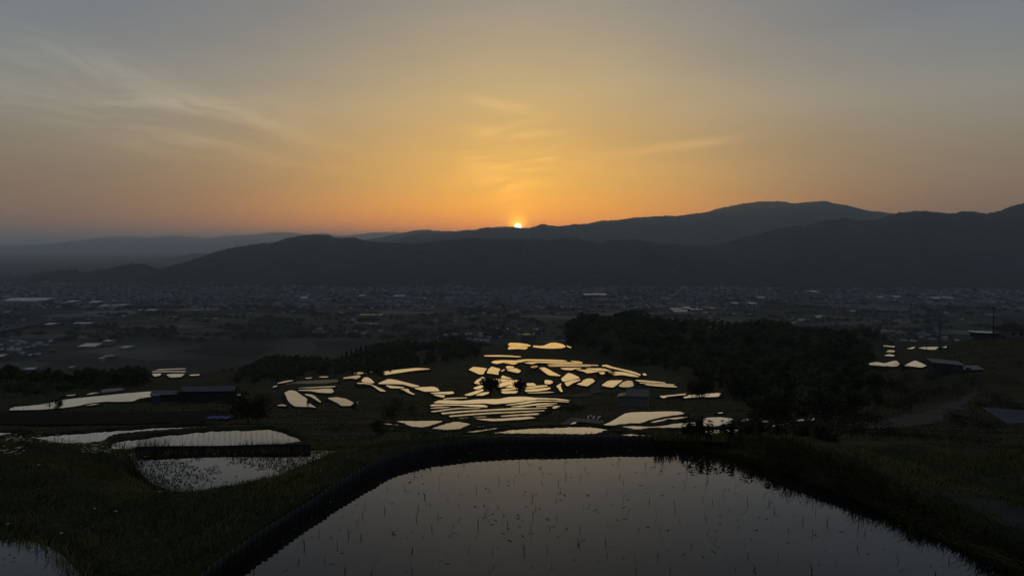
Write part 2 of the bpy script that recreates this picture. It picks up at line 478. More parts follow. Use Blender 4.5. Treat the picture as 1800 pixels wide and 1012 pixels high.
# ------------------------------------------------------------------ traced paddies: zoom frame (x offset, y offset, scale), outline, label
Z1, Z2, Z3, Z4, Z5, Z6, Z7, Z8 = (480, 640, 9), (640, 660, 9), (800, 595, 9), (740, 665, 9), (880, 665, 9), (960, 595, 9), (1040, 660, 9), (1200, 670, 7.5)
L1, L2, R3, A0, A1, B8 = (0, 640, 8.18), (220, 640, 8.18), (1500, 580, 5.987), (0, 570, 4), (450, 570, 4), (1350, 740, 3.72)
STRIP = "thin bright paddy strip among the stacked terraces below the two bushy trees"
TINY = "tiny sliver of flooded paddy glinting on the dark hillside"
FIELDS = [
 (Z1, [(180,450),(265,410),(350,420),(400,455),(530,540),(560,610),(690,685),(600,672),(350,665),(270,610),(230,560),(200,480)], "broad pale paddy with muddy blotches beside the standing person"),
 (Z1, [(390,405),(700,395),(790,385),(930,385),(965,430),(910,455),(720,445),(600,420),(420,415)], "long wedge-shaped paddy uphill of the standing person"),
 (Z1, [(495,465),(600,475),(660,500),(760,590),(745,603),(690,565),(600,510),(530,490)], "narrow curved paddy strip just to the right of the standing person"),
 (Z1, [(855,530),(1010,518),(1160,545),(1280,612),(1220,655),(1080,655),(1020,610),(930,565)], "leaf-shaped paddy with a dark shrub at its right tip"),
 (Z1, [(70,645),(140,630),(200,645),(210,660),(90,655)], TINY),
 (Z1, [(380,375),(560,362),(990,342),(980,358),(560,375)], "hairline paddy strip along the near edge of the half-dry mud field"),
 (Z1, [(60,298),(200,262),(325,248),(300,262),(100,302)], "slim rising paddy strip at the far left end of the mud field"),
 (Z1, [(0,350),(70,335),(60,348),(0,366)], TINY),
 (Z1, [(510,215),(620,207),(600,220),(520,225)], TINY),
 (Z1, [(715,205),(780,190),(880,192),(850,205)], TINY),
 (Z1, [(1250,120),(1440,130),(1420,145),(1280,165),(1275,140)], "small flag-shaped paddy at the far edge of the left terraces"),
 (Z1, [(1455,148),(1530,120),(1570,115),(1530,135),(1480,150)], TINY),
 (Z1, [(1110,210),(1340,172),(1385,182),(1380,200),(1310,232),(1250,218),(1120,228)], "pointed paddy just in front of the small flag-shaped one"),
 (Z1, [(1400,255),(1440,210),(1490,203),(1550,235),(1605,290),(1550,300),(1410,275)], "small dome-shaped paddy on the left terraces"),
 (Z1, [(1320,293),(1450,290),(1530,310),(1620,345),(1780,420),(1760,430),(1690,420),(1620,370),(1560,325),(1450,305),(1340,305)], "long curved tail-shaped paddy sweeping below the dome-shaped one"),
 (A1, [(845,335),(1000,318),(1130,305),(1235,312),(1100,325),(900,355),(880,350)], "long tapering paddy along the far rim of the left terraces"),
 (Z2, [(220,120),(390,50),(500,65),(640,100),(880,162),(860,172),(760,178),(620,135),(400,130),(240,130)], "long peaked paddy to the right of the dome-shaped one"),
 (Z2, [(340,150),(440,160),(640,182),(620,195),(420,195),(390,178)], "short narrow paddy under the long peaked one"),
 (Z2, [(570,210),(700,208),(720,250),(810,300),(770,295),(680,260),(640,230)], "small hooked paddy with a tail pointing down to the right"),
 (Z2, [(790,195),(900,182),(1090,172),(1150,190),(1200,240),(1100,245),(970,252),(880,225)], "plump paddy with a pointed left tip at the end of the left terraces"),
 (Z2, [(1040,270),(1180,260),(1405,248),(1425,278),(1340,292),(1100,285)], "blunt-ended paddy strip just below the plump pointed one"),
 (Z2, [(1090,300),(1180,302),(1280,310),(1260,340),(1220,338)], "small wedge paddy under the blunt-ended strip"),
 (Z2, [(1250,362),(1350,350),(1650,343),(1600,355),(1400,362),(1260,370)], "hairline paddy above the widest of the stacked strips"),
 (Z4, [(190,385),(280,345),(400,340),(650,352),(900,328),(1100,325),(1250,320),(1400,290),(1560,285),(1690,290),(1800,303),(2160,315),(2370,345),(2300,350),(2100,330),(1850,325),(1780,340),(1600,360),(1400,385),(1150,405),(1020,390),(850,395),(500,398)], "widest bright paddy at the top of the stacked strips"),
 (Z4, [(150,420),(180,408),(600,410),(980,412),(1060,440),(1030,455),(880,450),(600,425),(400,425),(160,438)], STRIP),
 (Z4, [(140,465),(300,448),(480,448),(400,462),(160,472)], STRIP),
 (Z4, [(160,515),(400,480),(600,460),(960,465),(930,475),(620,480),(450,495),(220,530),(170,530)], STRIP),
 (Z4, [(315,540),(500,522),(800,500),(1100,485),(1500,462),(1800,465),(2000,458),(1990,470),(1700,482),(1300,500),(900,520),(600,540),(400,560),(340,565)], "longest unbroken paddy strip among the stacked terraces"),
 (Z4, [(440,585),(560,575),(850,548),(1200,530),(1500,517),(1800,505),(1960,500),(1950,512),(1700,530),(1300,548),(900,570),(600,595),(460,608)], STRIP),
 (Z5, [(60,415),(200,400),(450,355),(600,345),(900,350),(1080,368),(1070,375),(850,358),(600,362),(350,400),(120,420)], "thin arched paddy strip at the right end of the stack"),
 (Z5, [(140,445),(350,420),(560,395),(720,388),(900,388),(880,396),(720,405),(500,428),(300,450)], STRIP),
 (Z5, [(560,440),(700,425),(850,412),(830,425),(720,438),(580,450)], STRIP),
 (Z5, [(820,455),(860,428),(940,430),(930,445),(850,475),(825,470)], "small rounded paddy at the right end of the stacked strips"),
 (Z5, [(5,585),(300,562),(560,545),(615,552),(590,572),(250,592),(10,602)], STRIP),
 (Z5, [(-410,635),(-340,630),(0,630),(200,615),(460,600),(555,620),(500,635),(300,650),(20,668),(-110,675),(-280,660)], "lowest of the stacked strips, combed with seedlings at its right end"),
 (Z4, [(590,625),(750,615),(740,625),(640,632)], TINY),
 (Z4, [(820,605),(1030,595),(1040,605),(850,612)], TINY),
 (Z2, [(470,715),(700,710),(1000,708),(1235,705),(1225,735),(1100,770),(1000,805),(920,820),(800,815),(700,785),(640,760)], "wide boat-shaped paddy beyond the left corner of the big pond"),
 (Z2, [(1030,840),(1200,785),(1330,740),(1420,722),(1520,722),(1690,758),(1640,785),(1560,815),(1500,850),(1300,862)], "plump diamond-shaped paddy to the right of the boat-shaped one"),
 (Z2, [(205,742),(350,750),(560,772),(580,785),(400,778),(220,752)], TINY),
 (Z2, [(270,808),(500,825),(740,845),(900,868),(920,880),(720,860),(480,842),(290,822)], "faint thin paddy strip above the grassy corner of the big pond"),
 (Z2, [(870,930),(950,938),(1050,955),(1180,965),(1270,968),(1200,985),(1060,1000),(950,985)], "small paddy sliver fringed with grass at the left corner of the big pond"),
 (Z4, [(820,785),(930,745),(1010,738),(1060,752),(980,765),(870,785)], "small crescent-shaped paddy close beyond the big pond"),
 (Z4, [(650,850),(850,815),(1100,785),(1300,760),(1440,768),(1300,785),(1080,815),(860,855)], "tapering paddy strip passing under the crescent-shaped one"),
 (Z5, [(-240,866),(-110,850),(180,800),(450,782),(900,768),(1200,755),(1440,762),(1640,785),(1940,817),(1800,825),(1640,838),(1500,878),(1200,885),(600,880),(0,878)], "long pale paddy touching the far rim of the big pond"),
 (Z5, [(990,735),(1080,685),(1215,668),(1200,715),(1100,730)], "small wedge of water beside the low open shed"),
 (Z7, [(180,775),(280,740),(400,670),(520,600),(640,575),(900,570),(1200,560),(1400,565),(1480,600),(1420,610),(1250,630),(1080,660),(900,705),(750,755),(500,775),(250,785)], "large sail-shaped paddy in front of the grey hut"),
 (Z7, [(900,738),(1000,715),(1130,685),(1350,655),(1550,648),(1500,660),(1340,690),(1200,680),(1130,715),(1000,740)], "ragged narrow paddy strip under the large sail-shaped one"),
 (Z7, [(450,800),(700,785),(950,800),(1080,790),(1300,755),(1500,735),(1640,730),(1640,790),(1540,800),(1440,825),(1000,825),(850,835),(740,860),(660,850)], "wavy paddy running right into the tall weeds"),
 (Z7, [(900,878),(1100,880),(1440,880),(1450,920),(1300,915),(1100,895)], "short paddy strip ending at the tall weeds"),
 (Z7, [(300,920),(420,905),(700,910),(1000,935),(1350,955),(1430,970),(1200,990),(900,985),(600,965)], "grass-fringed paddy strip against the right end of the pond rim"),
 (Z8, [(270,490),(330,472),(500,468),(620,480),(680,500),(640,545),(560,570),(400,595),(290,600),(250,540)], "rounded paddy seen through the tall weeds"),
 (Z8, [(760,520),(800,500),(890,492),(870,520),(800,530)], TINY),
 (Z8, [(280,640),(800,615),(700,660),(550,750),(330,715)], "broken paddy glimpsed low between the weed stems"),
 (Z8, [(460,412),(520,405),(540,415),(480,422)], TINY),
 (Z8, [(1255,450),(1390,448),(1380,462),(1270,462)], TINY),
 (Z8, [(1040,600),(1250,565),(1410,540),(1400,560),(1240,590),(1060,610)], TINY),
 (Z8, [(1020,525),(1080,510),(1140,520),(1100,540),(1030,540)], TINY),
 (Z8, [(1480,520),(1600,490),(1730,475),(1730,510),(1600,520)], TINY),
 (Z7, [(1070,320),(1200,312),(1500,280),(1480,300),(1280,318),(1190,330),(1140,355)], "split narrow paddy to the right of the grey hut"),
 (Z8, [(10,190),(100,180),(490,150),(500,160),(470,200),(360,205),(250,200),(110,210),(20,222)], "paddy half hidden behind the round dark tree by the hut"),
 (Z6, [(0,95),(60,70),(140,63),(240,80),(300,112),(310,130),(240,150),(100,155),(-60,150),(-210,130),(-200,108),(-100,115),(-30,110)], "golden humpbacked paddy farthest away on the hill crest"),
 (Z6, [(320,105),(400,135),(390,148),(340,130)], TINY),
 (Z3, [(835,90),(870,65),(1000,68),(1130,85),(1200,105),(1170,122),(980,118),(850,105)], "golden flat-topped paddy on the crest left of the humpbacked one"),
 (Z3, [(835,170),(850,125),(880,115),(1160,135),(1110,170),(1000,160),(900,165)], "golden ragged-edged paddy just below the flat-topped one"),
 (Z3, [(450,265),(700,260),(870,268),(1060,283),(1000,290),(800,282),(470,278)], "lone golden hairline paddy between the crest and the central terraces"),
 (Z3, [(0,250),(60,250),(40,265),(0,270)], TINY),
 (Z3, [(960,338),(1130,325),(1500,330),(1720,340),(1780,355),(1700,358),(1400,350),(1150,350)], "topmost golden strip of the central terraces"),
 (Z3, [(570,370),(620,350),(760,340),(1000,345),(1120,355),(1040,370),(850,378),(760,375),(660,398),(600,385)], "golden strip with a pointed left end at the top of the central terraces"),
 (Z3, [(760,380),(1000,375),(960,400),(920,408),(850,392)], "small golden triangle under the pointed golden strip"),
 (Z3, [(1090,378),(1300,362),(1440,362),(1800,372),(2020,385),(2000,395),(1600,388),(1290,378),(1220,402),(1150,392)], "long golden strip with a drooping belly near the top of the central terraces"),
 (Z6, [(20,405),(200,398),(500,405),(820,415),(830,430),(600,420),(200,415),(30,415)], "dim hatched strip full of seedlings in the central terraces"),
 (Z6, [(35,430),(200,420),(500,425),(720,432),(690,440),(300,437),(50,440)], "thin clear strip just below the dim hatched one"),
 (Z6, [(380,350),(480,355),(580,370),(560,378),(440,368)], TINY),
 (Z6, [(885,420),(960,410),(1030,440),(1200,480),(1380,520),(1500,565),(1480,580),(1380,550),(1250,515),(1100,480),(1000,460),(930,435),(890,440)], "long slanting paddy along the forest edge"),
 (Z6, [(220,465),(350,460),(560,462),(540,475),(450,480),(400,497),(280,488)], "short golden paddy left of the long spindle-shaped one"),
 (Z6, [(620,470),(900,465),(1110,500),(960,510),(820,508),(680,492)], "long spindle-shaped paddy at the right of the central terraces"),
 (Z6, [(470,490),(640,490),(850,515),(760,530),(650,545),(590,515)], "tapering paddy tucked under the spindle-shaped one"),
 (Z6, [(830,530),(920,525),(930,555),(870,565)], "small square paddy left of the dark hedge clump"),
 (Z6, [(980,525),(1100,520),(1240,530),(1380,565),(1485,605),(1350,595),(1200,570),(1080,580),(1020,545)], "broad ragged paddy right of the dark hedge clump"),
 (Z6, [(1520,555),(1570,545),(1590,580),(1550,580)], TINY),
 (Z6, [(235,635),(350,540),(420,560),(540,620),(400,650),(270,680)], "large kite-shaped paddy in the middle of the terraces"),
 (Z6, [(290,695),(380,665),(540,640),(540,655),(420,700),(335,755)], "wing-shaped paddy directly below the kite-shaped one"),
 (Z6, [(160,750),(245,700),(225,740),(240,790),(265,835),(230,838),(190,780)], "bent boomerang-shaped paddy by the lane"),
 (Z6, [(455,710),(560,670),(650,630),(730,632),(775,670),(650,750),(560,735)], "rounded lozenge paddy touching the left side of the lane"),
 (Z6, [(875,735),(990,660),(1215,655),(1140,710),(1060,770),(950,755)], "bright parallelogram paddy right of the lane above the hut"),
 (Z6, [(1145,745),(1220,685),(1290,662),(1365,670),(1385,745),(1310,765),(1200,765)], "dull brownish rounded paddy directly above the hut roof"),
 (Z7, [(680,65),(850,75),(1180,108),(1160,118),(900,100),(740,90)], "upper of the three long strips up the slope from the hut"),
 (Z7, [(755,110),(1000,120),(1310,138),(1300,152),(950,125),(760,118)], "middle of the three long strips up the slope from the hut"),
 (Z7, [(820,128),(1100,148),(1350,168),(1340,182),(1050,165),(880,148)], "lower of the three long strips up the slope from the hut"),
 (Z3, [(215,490),(290,445),(400,455),(505,470),(470,510),(445,560),(380,562),(290,520)], "golden hexagonal paddy at the left edge of the central terraces"),
 (Z3, [(500,545),(530,480),(580,440),(720,480),(680,530),(690,570),(600,555)], "golden four-sided paddy right of the hexagonal one"),
 (Z3, [(800,455),(830,428),(940,445),(900,470),(830,475)], "small golden lens-shaped paddy in the central terraces"),
 (Z3, [(810,495),(900,470),(970,468),(1045,510),(1000,540),(940,530)], "golden oval paddy below the small lens-shaped one"),
 (Z3, [(725,505),(770,485),(785,490),(740,520)], TINY),
 (Z3, [(1320,458),(1420,455),(1560,530),(1680,590),(1490,578),(1430,540)], "long slanted paddy up-left of the kite-shaped one"),
 (Z3, [(1190,450),(1230,432),(1310,430),(1260,468)], "small golden trapezoid near the slanted paddy"),
 (Z3, [(725,620),(745,580),(820,605),(900,630),(800,628)], "small triangular paddy uphill of the two bushy trees"),
 (Z3, [(295,700),(340,655),(440,600),(480,640),(460,690),(380,720)], "tilted leaf-shaped paddy left of the bushy tree crown"),
 (Z3, [(285,780),(400,735),(450,750),(400,790),(330,800)], "small slanted paddy left of the bushy tree, second from its top"),
 (Z3, [(135,890),(300,835),(440,795),(450,820),(340,870),(230,900)], "long slanted paddy strip pointing left from the bushy tree foot"),
 (Z3, [(320,895),(440,850),(540,840),(520,870),(420,900)], "short fat strip at the foot of the bigger bushy tree"),
 (Z3, [(580,640),(700,635),(930,650),(900,665),(780,685),(700,690)], "striped paddy behind the crown of the bigger bushy tree"),
 (Z3, [(640,730),(760,690),(960,655),(1030,650),(1080,690),(930,715),(780,750),(700,770)], "wide golden paddy between the two bushy trees"),
 (Z3, [(790,775),(860,735),(950,725),(950,770)], "dome-shaped sliver left of the smaller bushy tree"),
 (Z3, [(1130,705),(1240,700),(1290,740),(1140,750)], "short paddy right of the smaller bushy tree crown"),
 (Z3, [(1110,775),(1300,742),(1440,733),(1470,750),(1300,775),(1130,795)], "paddy strip right of the smaller bushy tree, middle one"),
 (Z3, [(1100,810),(1300,790),(1500,770),(1515,785),(1440,810),(1280,830),(1120,838)], "thick paddy strip right of the smaller bushy tree, near its foot"),
 (Z3, [(720,800),(960,780),(1000,790),(980,800),(760,820)], "hairline strip between the feet of the two bushy trees"),
 (Z3, [(720,830),(1000,825),(960,860),(760,868)], "short block-shaped paddy between the feet of the two bushy trees"),
 (Z3, [(1415,660),(1450,650),(1530,665),(1550,690),(1490,720),(1420,710)], "small bright blob of a paddy left of the boomerang-shaped one"),
 (Z3, [(1140,855),(1480,835),(1580,848),(1400,860),(1160,862)], "dull hairline strip along the lane right of the smaller bushy tree"),
 (L1, [(120,658),(150,618),(600,578),(900,512),(1000,497),(1800,418),(2200,385),(2200,450),(2170,465),(2000,490),(1910,530),(1800,535),(1500,535),(1280,560),(1100,600),(950,620),(600,650)], "very long pale paddy on the left with a small round tree at its near edge"),
 (L1, [(1220,595),(1300,575),(1440,565),(1340,585)], TINY),
 (L1, [(1240,435),(1320,412),(1440,405),(1280,432)], TINY),
 (L1, [(945,448),(1080,432),(1090,440),(980,452)], TINY),
 (L2, [(980,522),(1080,512),(1280,478),(1450,452),(1460,462),(1280,495),(1080,524)], "thin rising paddy strip in front of the long dark shed"),
 (L2, [(1340,518),(1450,495),(1500,510),(1480,525)], TINY),
 (L2, [(1480,455),(1660,432),(1660,442),(1490,462)], TINY),
 (L2, [(590,150),(640,140),(860,135),(800,180),(650,188)], "cup-shaped paddy beyond the long dark shed"),
 (L2, [(385,102),(600,98),(880,98),(860,108),(600,108),(390,110)], "hairline paddy beyond the shed, second of the distant pair"),
 (L2, [(430,85),(500,70),(870,58),(870,66),(500,80)], "hairline paddy farthest beyond the long dark shed"),
 (L2, [(385,135),(520,130),(500,160),(420,175)], "dim small paddy left of the cup-shaped one"),
 (L2, [(920,150),(1070,142),(1070,155),(950,165)], TINY),
 (A0, [(200,792),(450,770),(800,742),(1300,712),(1590,708),(1480,722),(1100,748),(800,778),(700,830),(560,840),(400,835)], "long grey paddy on the left behind the daisies"),
 (A0, [(780,840),(820,815),(1100,780),(1500,745),(1800,735),(1860,728),(1960,745),(2080,795),(2155,832),(1900,858),(1800,866),(1300,880),(1000,890),(790,885)], "wide grey paddy ruled with seedling rows beyond the small weedy pond"),
 (A0, [(-200,755),(0,755),(160,758),(80,775),(0,785),(-200,790)], "small pale paddy cut off by the left edge of the picture"),
 (R3, [(310,160),(380,165),(440,170),(430,180),(320,168)], "thin golden paddy strip right of the forest, topmost of its column"),
 (R3, [(345,230),(375,210),(440,215),(430,230)], "small golden paddy right of the forest, second of its column"),
 (R3, [(320,268),(380,252),(440,265),(420,275)], "small arched paddy right of the forest, third of its column"),
 (R3, [(140,355),(240,335),(330,350),(400,330),(450,320),(490,355),(460,380),(390,382),(200,368)], "paddy veiled by leafy branches right of the forest"),
 (R3, [(530,375),(600,340),(650,318),(700,340),(780,370),(710,393),(620,380)], "pale tent-shaped paddy left of the twin-roofed shed"),
 (R3, [(560,195),(640,175),(650,182),(620,198)], TINY),
 (R3, [(680,188),(740,178),(900,175),(865,205),(780,203)], "golden paddy at the foot of the thin utility pole"),
 (R3, [(935,182),(985,168),(975,185)], TINY),
 (B8, [(930,215),(1010,208),(1100,215),(1060,232),(960,230)], "tiny paddy gleam beyond the grassy bank on the right"),
 (B8, [(1450,215),(1560,200),(1674,190),(1760,185),(1760,225),(1674,222),(1550,230)], "paddy gleam at the far right edge beyond the grassy bank"),
]


def px_poly(fr, pts):
    return [(fr[0] + x / fr[2], fr[1] + y / fr[2]) for x, y in pts]


def chaikin(p, n=1, closed=True):
    for _ in range(n):
        q = []
        m = len(p)
        for i in range(m if closed else m - 1):
            a, b = p[i], p[(i + 1) % m]
            q += [tuple(0.88 * a[k] + 0.12 * b[k] for k in range(len(a))), tuple(0.12 * a[k] + 0.88 * b[k] for k in range(len(a)))]
        p = q if closed else [p[0]] + q + [p[-1]]
    return p


def resample(p, step, closed=True):
    p = [np.asarray(q, float) for q in p]
    out = []
    m = len(p)
    for i in range(m if closed else m - 1):
        a, b = p[i], p[(i + 1) % m]
        k = max(1, int(np.linalg.norm(b - a) / step))
        out += [a + (b - a) * j / k for j in range(k)]
    if not closed: out.append(p[-1])
    return np.array(out)


def area2(p):
    x, y = p[:, 0], p[:, 1]
    return np.sum(x * np.roll(y, -1) - np.roll(x, -1) * y)


def inside(px, py, poly):
    r = np.zeros(px.shape, bool)
    n = len(poly)
    for i in range(n):
        x0, y0 = poly[i]; x1, y1 = poly[(i + 1) % n]
        if y0 == y1: continue
        c = ((y0 > py) != (y1 > py)) & (px < (x1 - x0) * (py - y0) / (y1 - y0) + x0)
        r ^= c
    return r


def offset_out(p, d):
    """outward offset of a counter-clockwise ring; d scalar or per point"""
    e = np.roll(p, -1, 0) - np.roll(p, 1, 0)
    n = np.stack([e[:, 1], -e[:, 0]], 1)
    n /= np.maximum(np.linalg.norm(n, axis=1, keepdims=True), 1e-9)
    return p + n * (d if np.ndim(d) == 0 else d[:, None])


def dist_poly(x, y, poly):
    d = np.full(x.shape, 1e9)
    n = len(poly)
    for i in range(n):
        ax, ay = poly[i]; bx, by = poly[(i + 1) % n]
        dx, dy = bx - ax, by - ay
        q = np.clip(((x - ax) * dx + (y - ay) * dy) / max(dx * dx + dy * dy, 1e-12), 0, 1)
        d = np.minimum(d, np.hypot(x - ax - q * dx, y - ay - q * dy))
    return d

# ------------------------------------------------------------------ near ponds (world outlines, metres)
PW, PW2, PW3 = -3.0, -3.3, -3.2
wall_px = [(395, 1008), (450, 966), (517, 921), (584, 878), (638, 846), (692, 818), (759, 801), (830, 791.5), (900, 787.5), (1000, 785.5), (1100, 784.5), (1190, 784.5)]
bank_px = [(1260, 795), (1320, 812), (1400, 838), (1500, 876), (1600, 922), (1700, 968), (1800, 1015), (1880, 1060)]
WALL = [on_plane(u, v, PW)[:2] for u, v in wall_px]
WALL = [(WALL[0][0] + 0.05 - (WALL[1][0] - WALL[0][0]) * 3.2, WALL[0][1] - (WALL[1][1] - WALL[0][1]) * 3.2)] + WALL
BANK = [on_plane(u, v, PW)[:2] for u, v in bank_px] + [(4.9, 4.2)]
POND = WALL + BANK + [(3.0, 3.6), (-1.0, 3.6)]
POND2 = [on_plane(u, v, PW2)[:2] for u, v in [(225, 797), (330, 795), (440, 793), (545, 792), (600, 792), (560, 806), (520, 822), (470, 843), (420, 858), (360, 866), (300, 862), (262, 846), (240, 822)]]
POND3 = [on_plane(u, v, PW3)[:2] for u, v in [(-160, 950), (0, 944), (40, 948), (80, 958), (110, 975), (135, 1000), (155, 1030), (170, 1080), (-100, 1100), (-260, 1000)]]

PATH_PX = [(1655, 862), (1690, 858), (1740, 868), (1800, 884), (1900, 905), (1900, 975), (1840, 948), (1800, 926), (1740, 905), (1690, 885)]
PATH = [on_plane(u, v, -2.75)[:2] for u, v in PATH_PX]


def near_ground(x, y):
    a = x / np.maximum(y, 0.5)
    n = fbm(x * 0.9, y * 0.9, 5, 4)
    z = -2.80 + 0.12 * (n - 0.5) + 0.05 * (fbm(x * 6, y * 6, 8, 2) - 0.5)
    # hummocky right bank, gentle swell of the left path
    z = z + 0.16 * sm(0.18, 0.34, a) * (1 - sm(0.42, 0.6, a)) - 0.08 * sm(0.5, 0.75, a)
    z = z + 0.05 * (1 - sm(-0.5, -0.2, a)) * sm(6.5, 9, y)
    # far rim of the weedy pond lies low
    z = z - 0.42 * sm(11.35, 11.75, y) * (1 - sm(-0.30, -0.22, a))
    # the ground sinks towards the two small ponds
    for pl, lev, reach in ((POND2, PW2, 1.7), (POND3, PW3, 1.5)):
        d = np.where(inside(x, y, pl), 0.0, dist_poly(x, y, pl))
        w = 1 - sm(0.15, reach, d)
        z = z * (1 - w) + np.minimum(z, lev + 0.07 + 0.05 * n) * w
    d = dist_poly(x, y, PATH); ins = inside(x, y, PATH)
    w = np.where(ins, 1.0, 1 - sm(0, 0.25, d))
    z = z * (1 - w) + (-2.78 + 0.03 * (n - 0.5)) * w
    d = dist_poly(x, y, POND); ins = inside(x, y, POND)
    soft = sm(0.15, 0.25, a) * 0.42 + 0.03
    k = np.where(ins, 0.0, np.clip(d / soft, 0, 1))
    k = k * k * (3 - 2 * k)
    edge = np.where(a > 0.2, 0.0, np.where(d < 0.5, 1.0, 0.0) * (1 - ins))
    z = np.where(edge > 0, np.minimum(z, -2.83 + 0.04 * d), z)
    z = z * k + (PW - 0.22) * (1 - k)
    for pl, lev, s in ((POND2, PW2, 0.30), (POND3, PW3, 0.25)):
        d = dist_poly(x, y, pl); ins = inside(x, y, pl)
        k = np.where(ins, 0.0, sm(0, s, d))
        z = z * k + (lev - 0.15) * (1 - k)
    return z


RIM = np.array([(-300, 792), (0, 781), (60, 776), (100, 774), (195, 777), (232, 785), (250, 787), (540, 787), (555, 785), (650, 779), (720, 772), (760, 769), (830, 766.5), (1100, 767), (1190, 768.5), (1260, 771), (1350, 770), (1420, 775), (1480, 784), (1600, 791), (1800, 794), (2100, 800)])
RIM_A = np.array([ray(u, v)[0] for u, v in RIM]); RIM_T = np.array([-ray(u, v)[1] for u, v in RIM])


def y_edge(a):
    """distance of the outer edge of the foreground terrace"""
    t_ = np.interp(a, RIM_A, RIM_T)
    z_ = np.interp(a, [-0.53, -0.52, -0.285, -0.27, 0.1, 0.2, 0.25, 0.3, 0.36, 0.45, 0.6], [2.78, 3.2, 3.2, 2.82, 2.83, 2.88, 2.90, 2.86, 2.76, 2.72, 2.84])
    return z_ / t_


def ground_z(x, y):
    """final height of the ground before terraces are cut"""
    x = np.asarray(x, float); y = np.asarray(y, float)
    h = hill(x, y)
    amp = np.interp(y, [12, 40, 150, 600, 900, 1500], [0.05, 0.25, 0.9, 2.0, 1.5, 0.0])
    h = h - amp * fbm(x / 11, y / 11, 21, 5)
    z = h
    m = y < 24
    if np.any(m):
        xm, ym = x[m], y[m]
        am = xm / ym
        w = sm(0, 3.0, ym - y_edge(am))
        zz = near_ground(xm, ym) * (1 - w) + h[m] * w
        tr = np.interp(am, RIM_A, RIM_T)
        over = ym - y_edge(am)
        zz = np.minimum(zz, -tr * ym - 0.10 * np.clip(over, 0, None) + 0.06 * (1 - sm(-0.35, 0.05, over)) + 0.3 * (over < -0.35))
        z = z.copy(); z[m] = zz
    return z


def gz(x, y):
    return float(ground_z(np.array([x]), np.array([y]))[0])

# ------------------------------------------------------------------ paddies: levels and outlines
PADDY = []
for fr, pts, label in FIELDS:
    pp = chaikin(px_poly(fr, pts))
    P_ = np.array(pp)
    pp = offset_out(P_ if area2(P_) > 0 else P_[::-1], 0.25)
    cu, cv = P_[:, 0].mean(), 0.5 * (P_[:, 1].min() + P_[:, 1].max())
    lev = march(cu, cv)[2] - 0.15
    W_ = np.array([on_plane(u, v, lev)[:2] for u, v in pp])
    PADDY.append(dict(px=P_, lev=lev, xy=W_, label=label, y=W_[:, 1].mean()))

# ------------------------------------------------------------------ ground sheet
fan = np.concatenate([np.linspace(-6, -0.9, 26)[:-1], np.linspace(-0.9, 0.9, 720), np.linspace(0.9, 6, 26)[1:]])
rows = np.concatenate([np.geomspace(3.0, 14, 300)[:-1], np.geomspace(14, 1200, 640)[:-1], np.geomspace(1200, 56000, 120)])
GA, GY = np.meshgrid(fan, rows)
GX = (GA * GY).ravel(); GYr = GY.ravel()
GZ = ground_z(GX, GYr)
for f in PADDY:
    X_ = f['xy'] if area2(f['xy']) > 0 else f['xy'][::-1]
    f['xy'] = X_
    P_ = f['px'] if area2(f['px']) > 0 else f['px'][::-1]
    f['D'] = offset_out(resample(P_, 4.0), 1.6)
    # everything between the eye and the far edge of the water is cut down to its level
    ug = np.arange(math.floor(f['D'][:, 0].min()), math.ceil(f['D'][:, 0].max()) + 1, 1.0)
    vt, vb = np.full(len(ug), 1e9), np.full(len(ug), -1e9)
    Q = resample(f['D'], 0.5)
    kk = np.clip(np.round(Q[:, 0] - ug[0]).astype(int), 0, len(ug) - 1)
    np.minimum.at(vt, kk, Q[:, 1]); np.maximum.at(vb, kk, Q[:, 1])
    okk = vt < 1e8
    f['ug'], f['vt'], f['vb'] = ug[okk], vt[okk], vb[okk]
    f['yf'] = np.array([f['lev'] / ray(900, v_)[1] for v_ in f['vt']])
for rep in range(3):
    gu, gv = to_px(GX, GYr, GZ)
    for f in PADDY:
        D_, X_ = f['D'], f['xy']
        lo, hi = D_.min(0), D_.max(0) + [0, 3]
        c = np.nonzero((gu > lo[0]) & (gu < hi[0]) & (gv < hi[1]) & (GYr > 13.5) & (GYr < X_[:, 1].max() + 2) & (GZ > f['lev'] - 0.49))[0]
        if len(c):
            c = c[(gv[c] < np.interp(gu[c], f['ug'], f['vb']) + 2.6) & (GYr[c] < np.interp(gu[c], f['ug'], f['yf']) + 0.2)]
            GZ[c] = f['lev'] - 0.5
        lo, hi = X_.min(0) - 0.3, X_.max(0) + 0.3
        c = np.nonzero((GX > lo[0]) & (GX < hi[0]) & (GYr > lo[1]) & (GYr < hi[1]) & (GZ > f['lev'] - 0.4))[0]
        if len(c):
            c = c[inside(GX[c], GYr[c], X_)]
            GZ[c] = f['lev'] - 0.4
nc, nr = len(fan), len(rows)
idx = np.arange(nc * nr).reshape(nr, nc)
quads = np.stack([idx[:-1, :-1], idx[:-1, 1:], idx[1:, 1:], idx[1:, :-1]], -1).reshape(-1, 4)
tag(obj('ground', mesh_from('ground', np.stack([GX, GYr, GZ], 1), quads, M['ground'], True)), kind='structure')

# ------------------------------------------------------------------ paddies as things: water + levee


def ring_mesh(name, rings, m):
    n = len(rings[0])
    V = np.concatenate(rings)
    q = []
    k = np.arange(n); k2 = (k + 1) % n
    for r in range(len(rings) - 1):
        q.append(np.stack([r * n + k, r * n + k2, (r + 1) * n + k2, (r + 1) * n + k], 1))
    return mesh_from(name, V, np.concatenate(q), m)


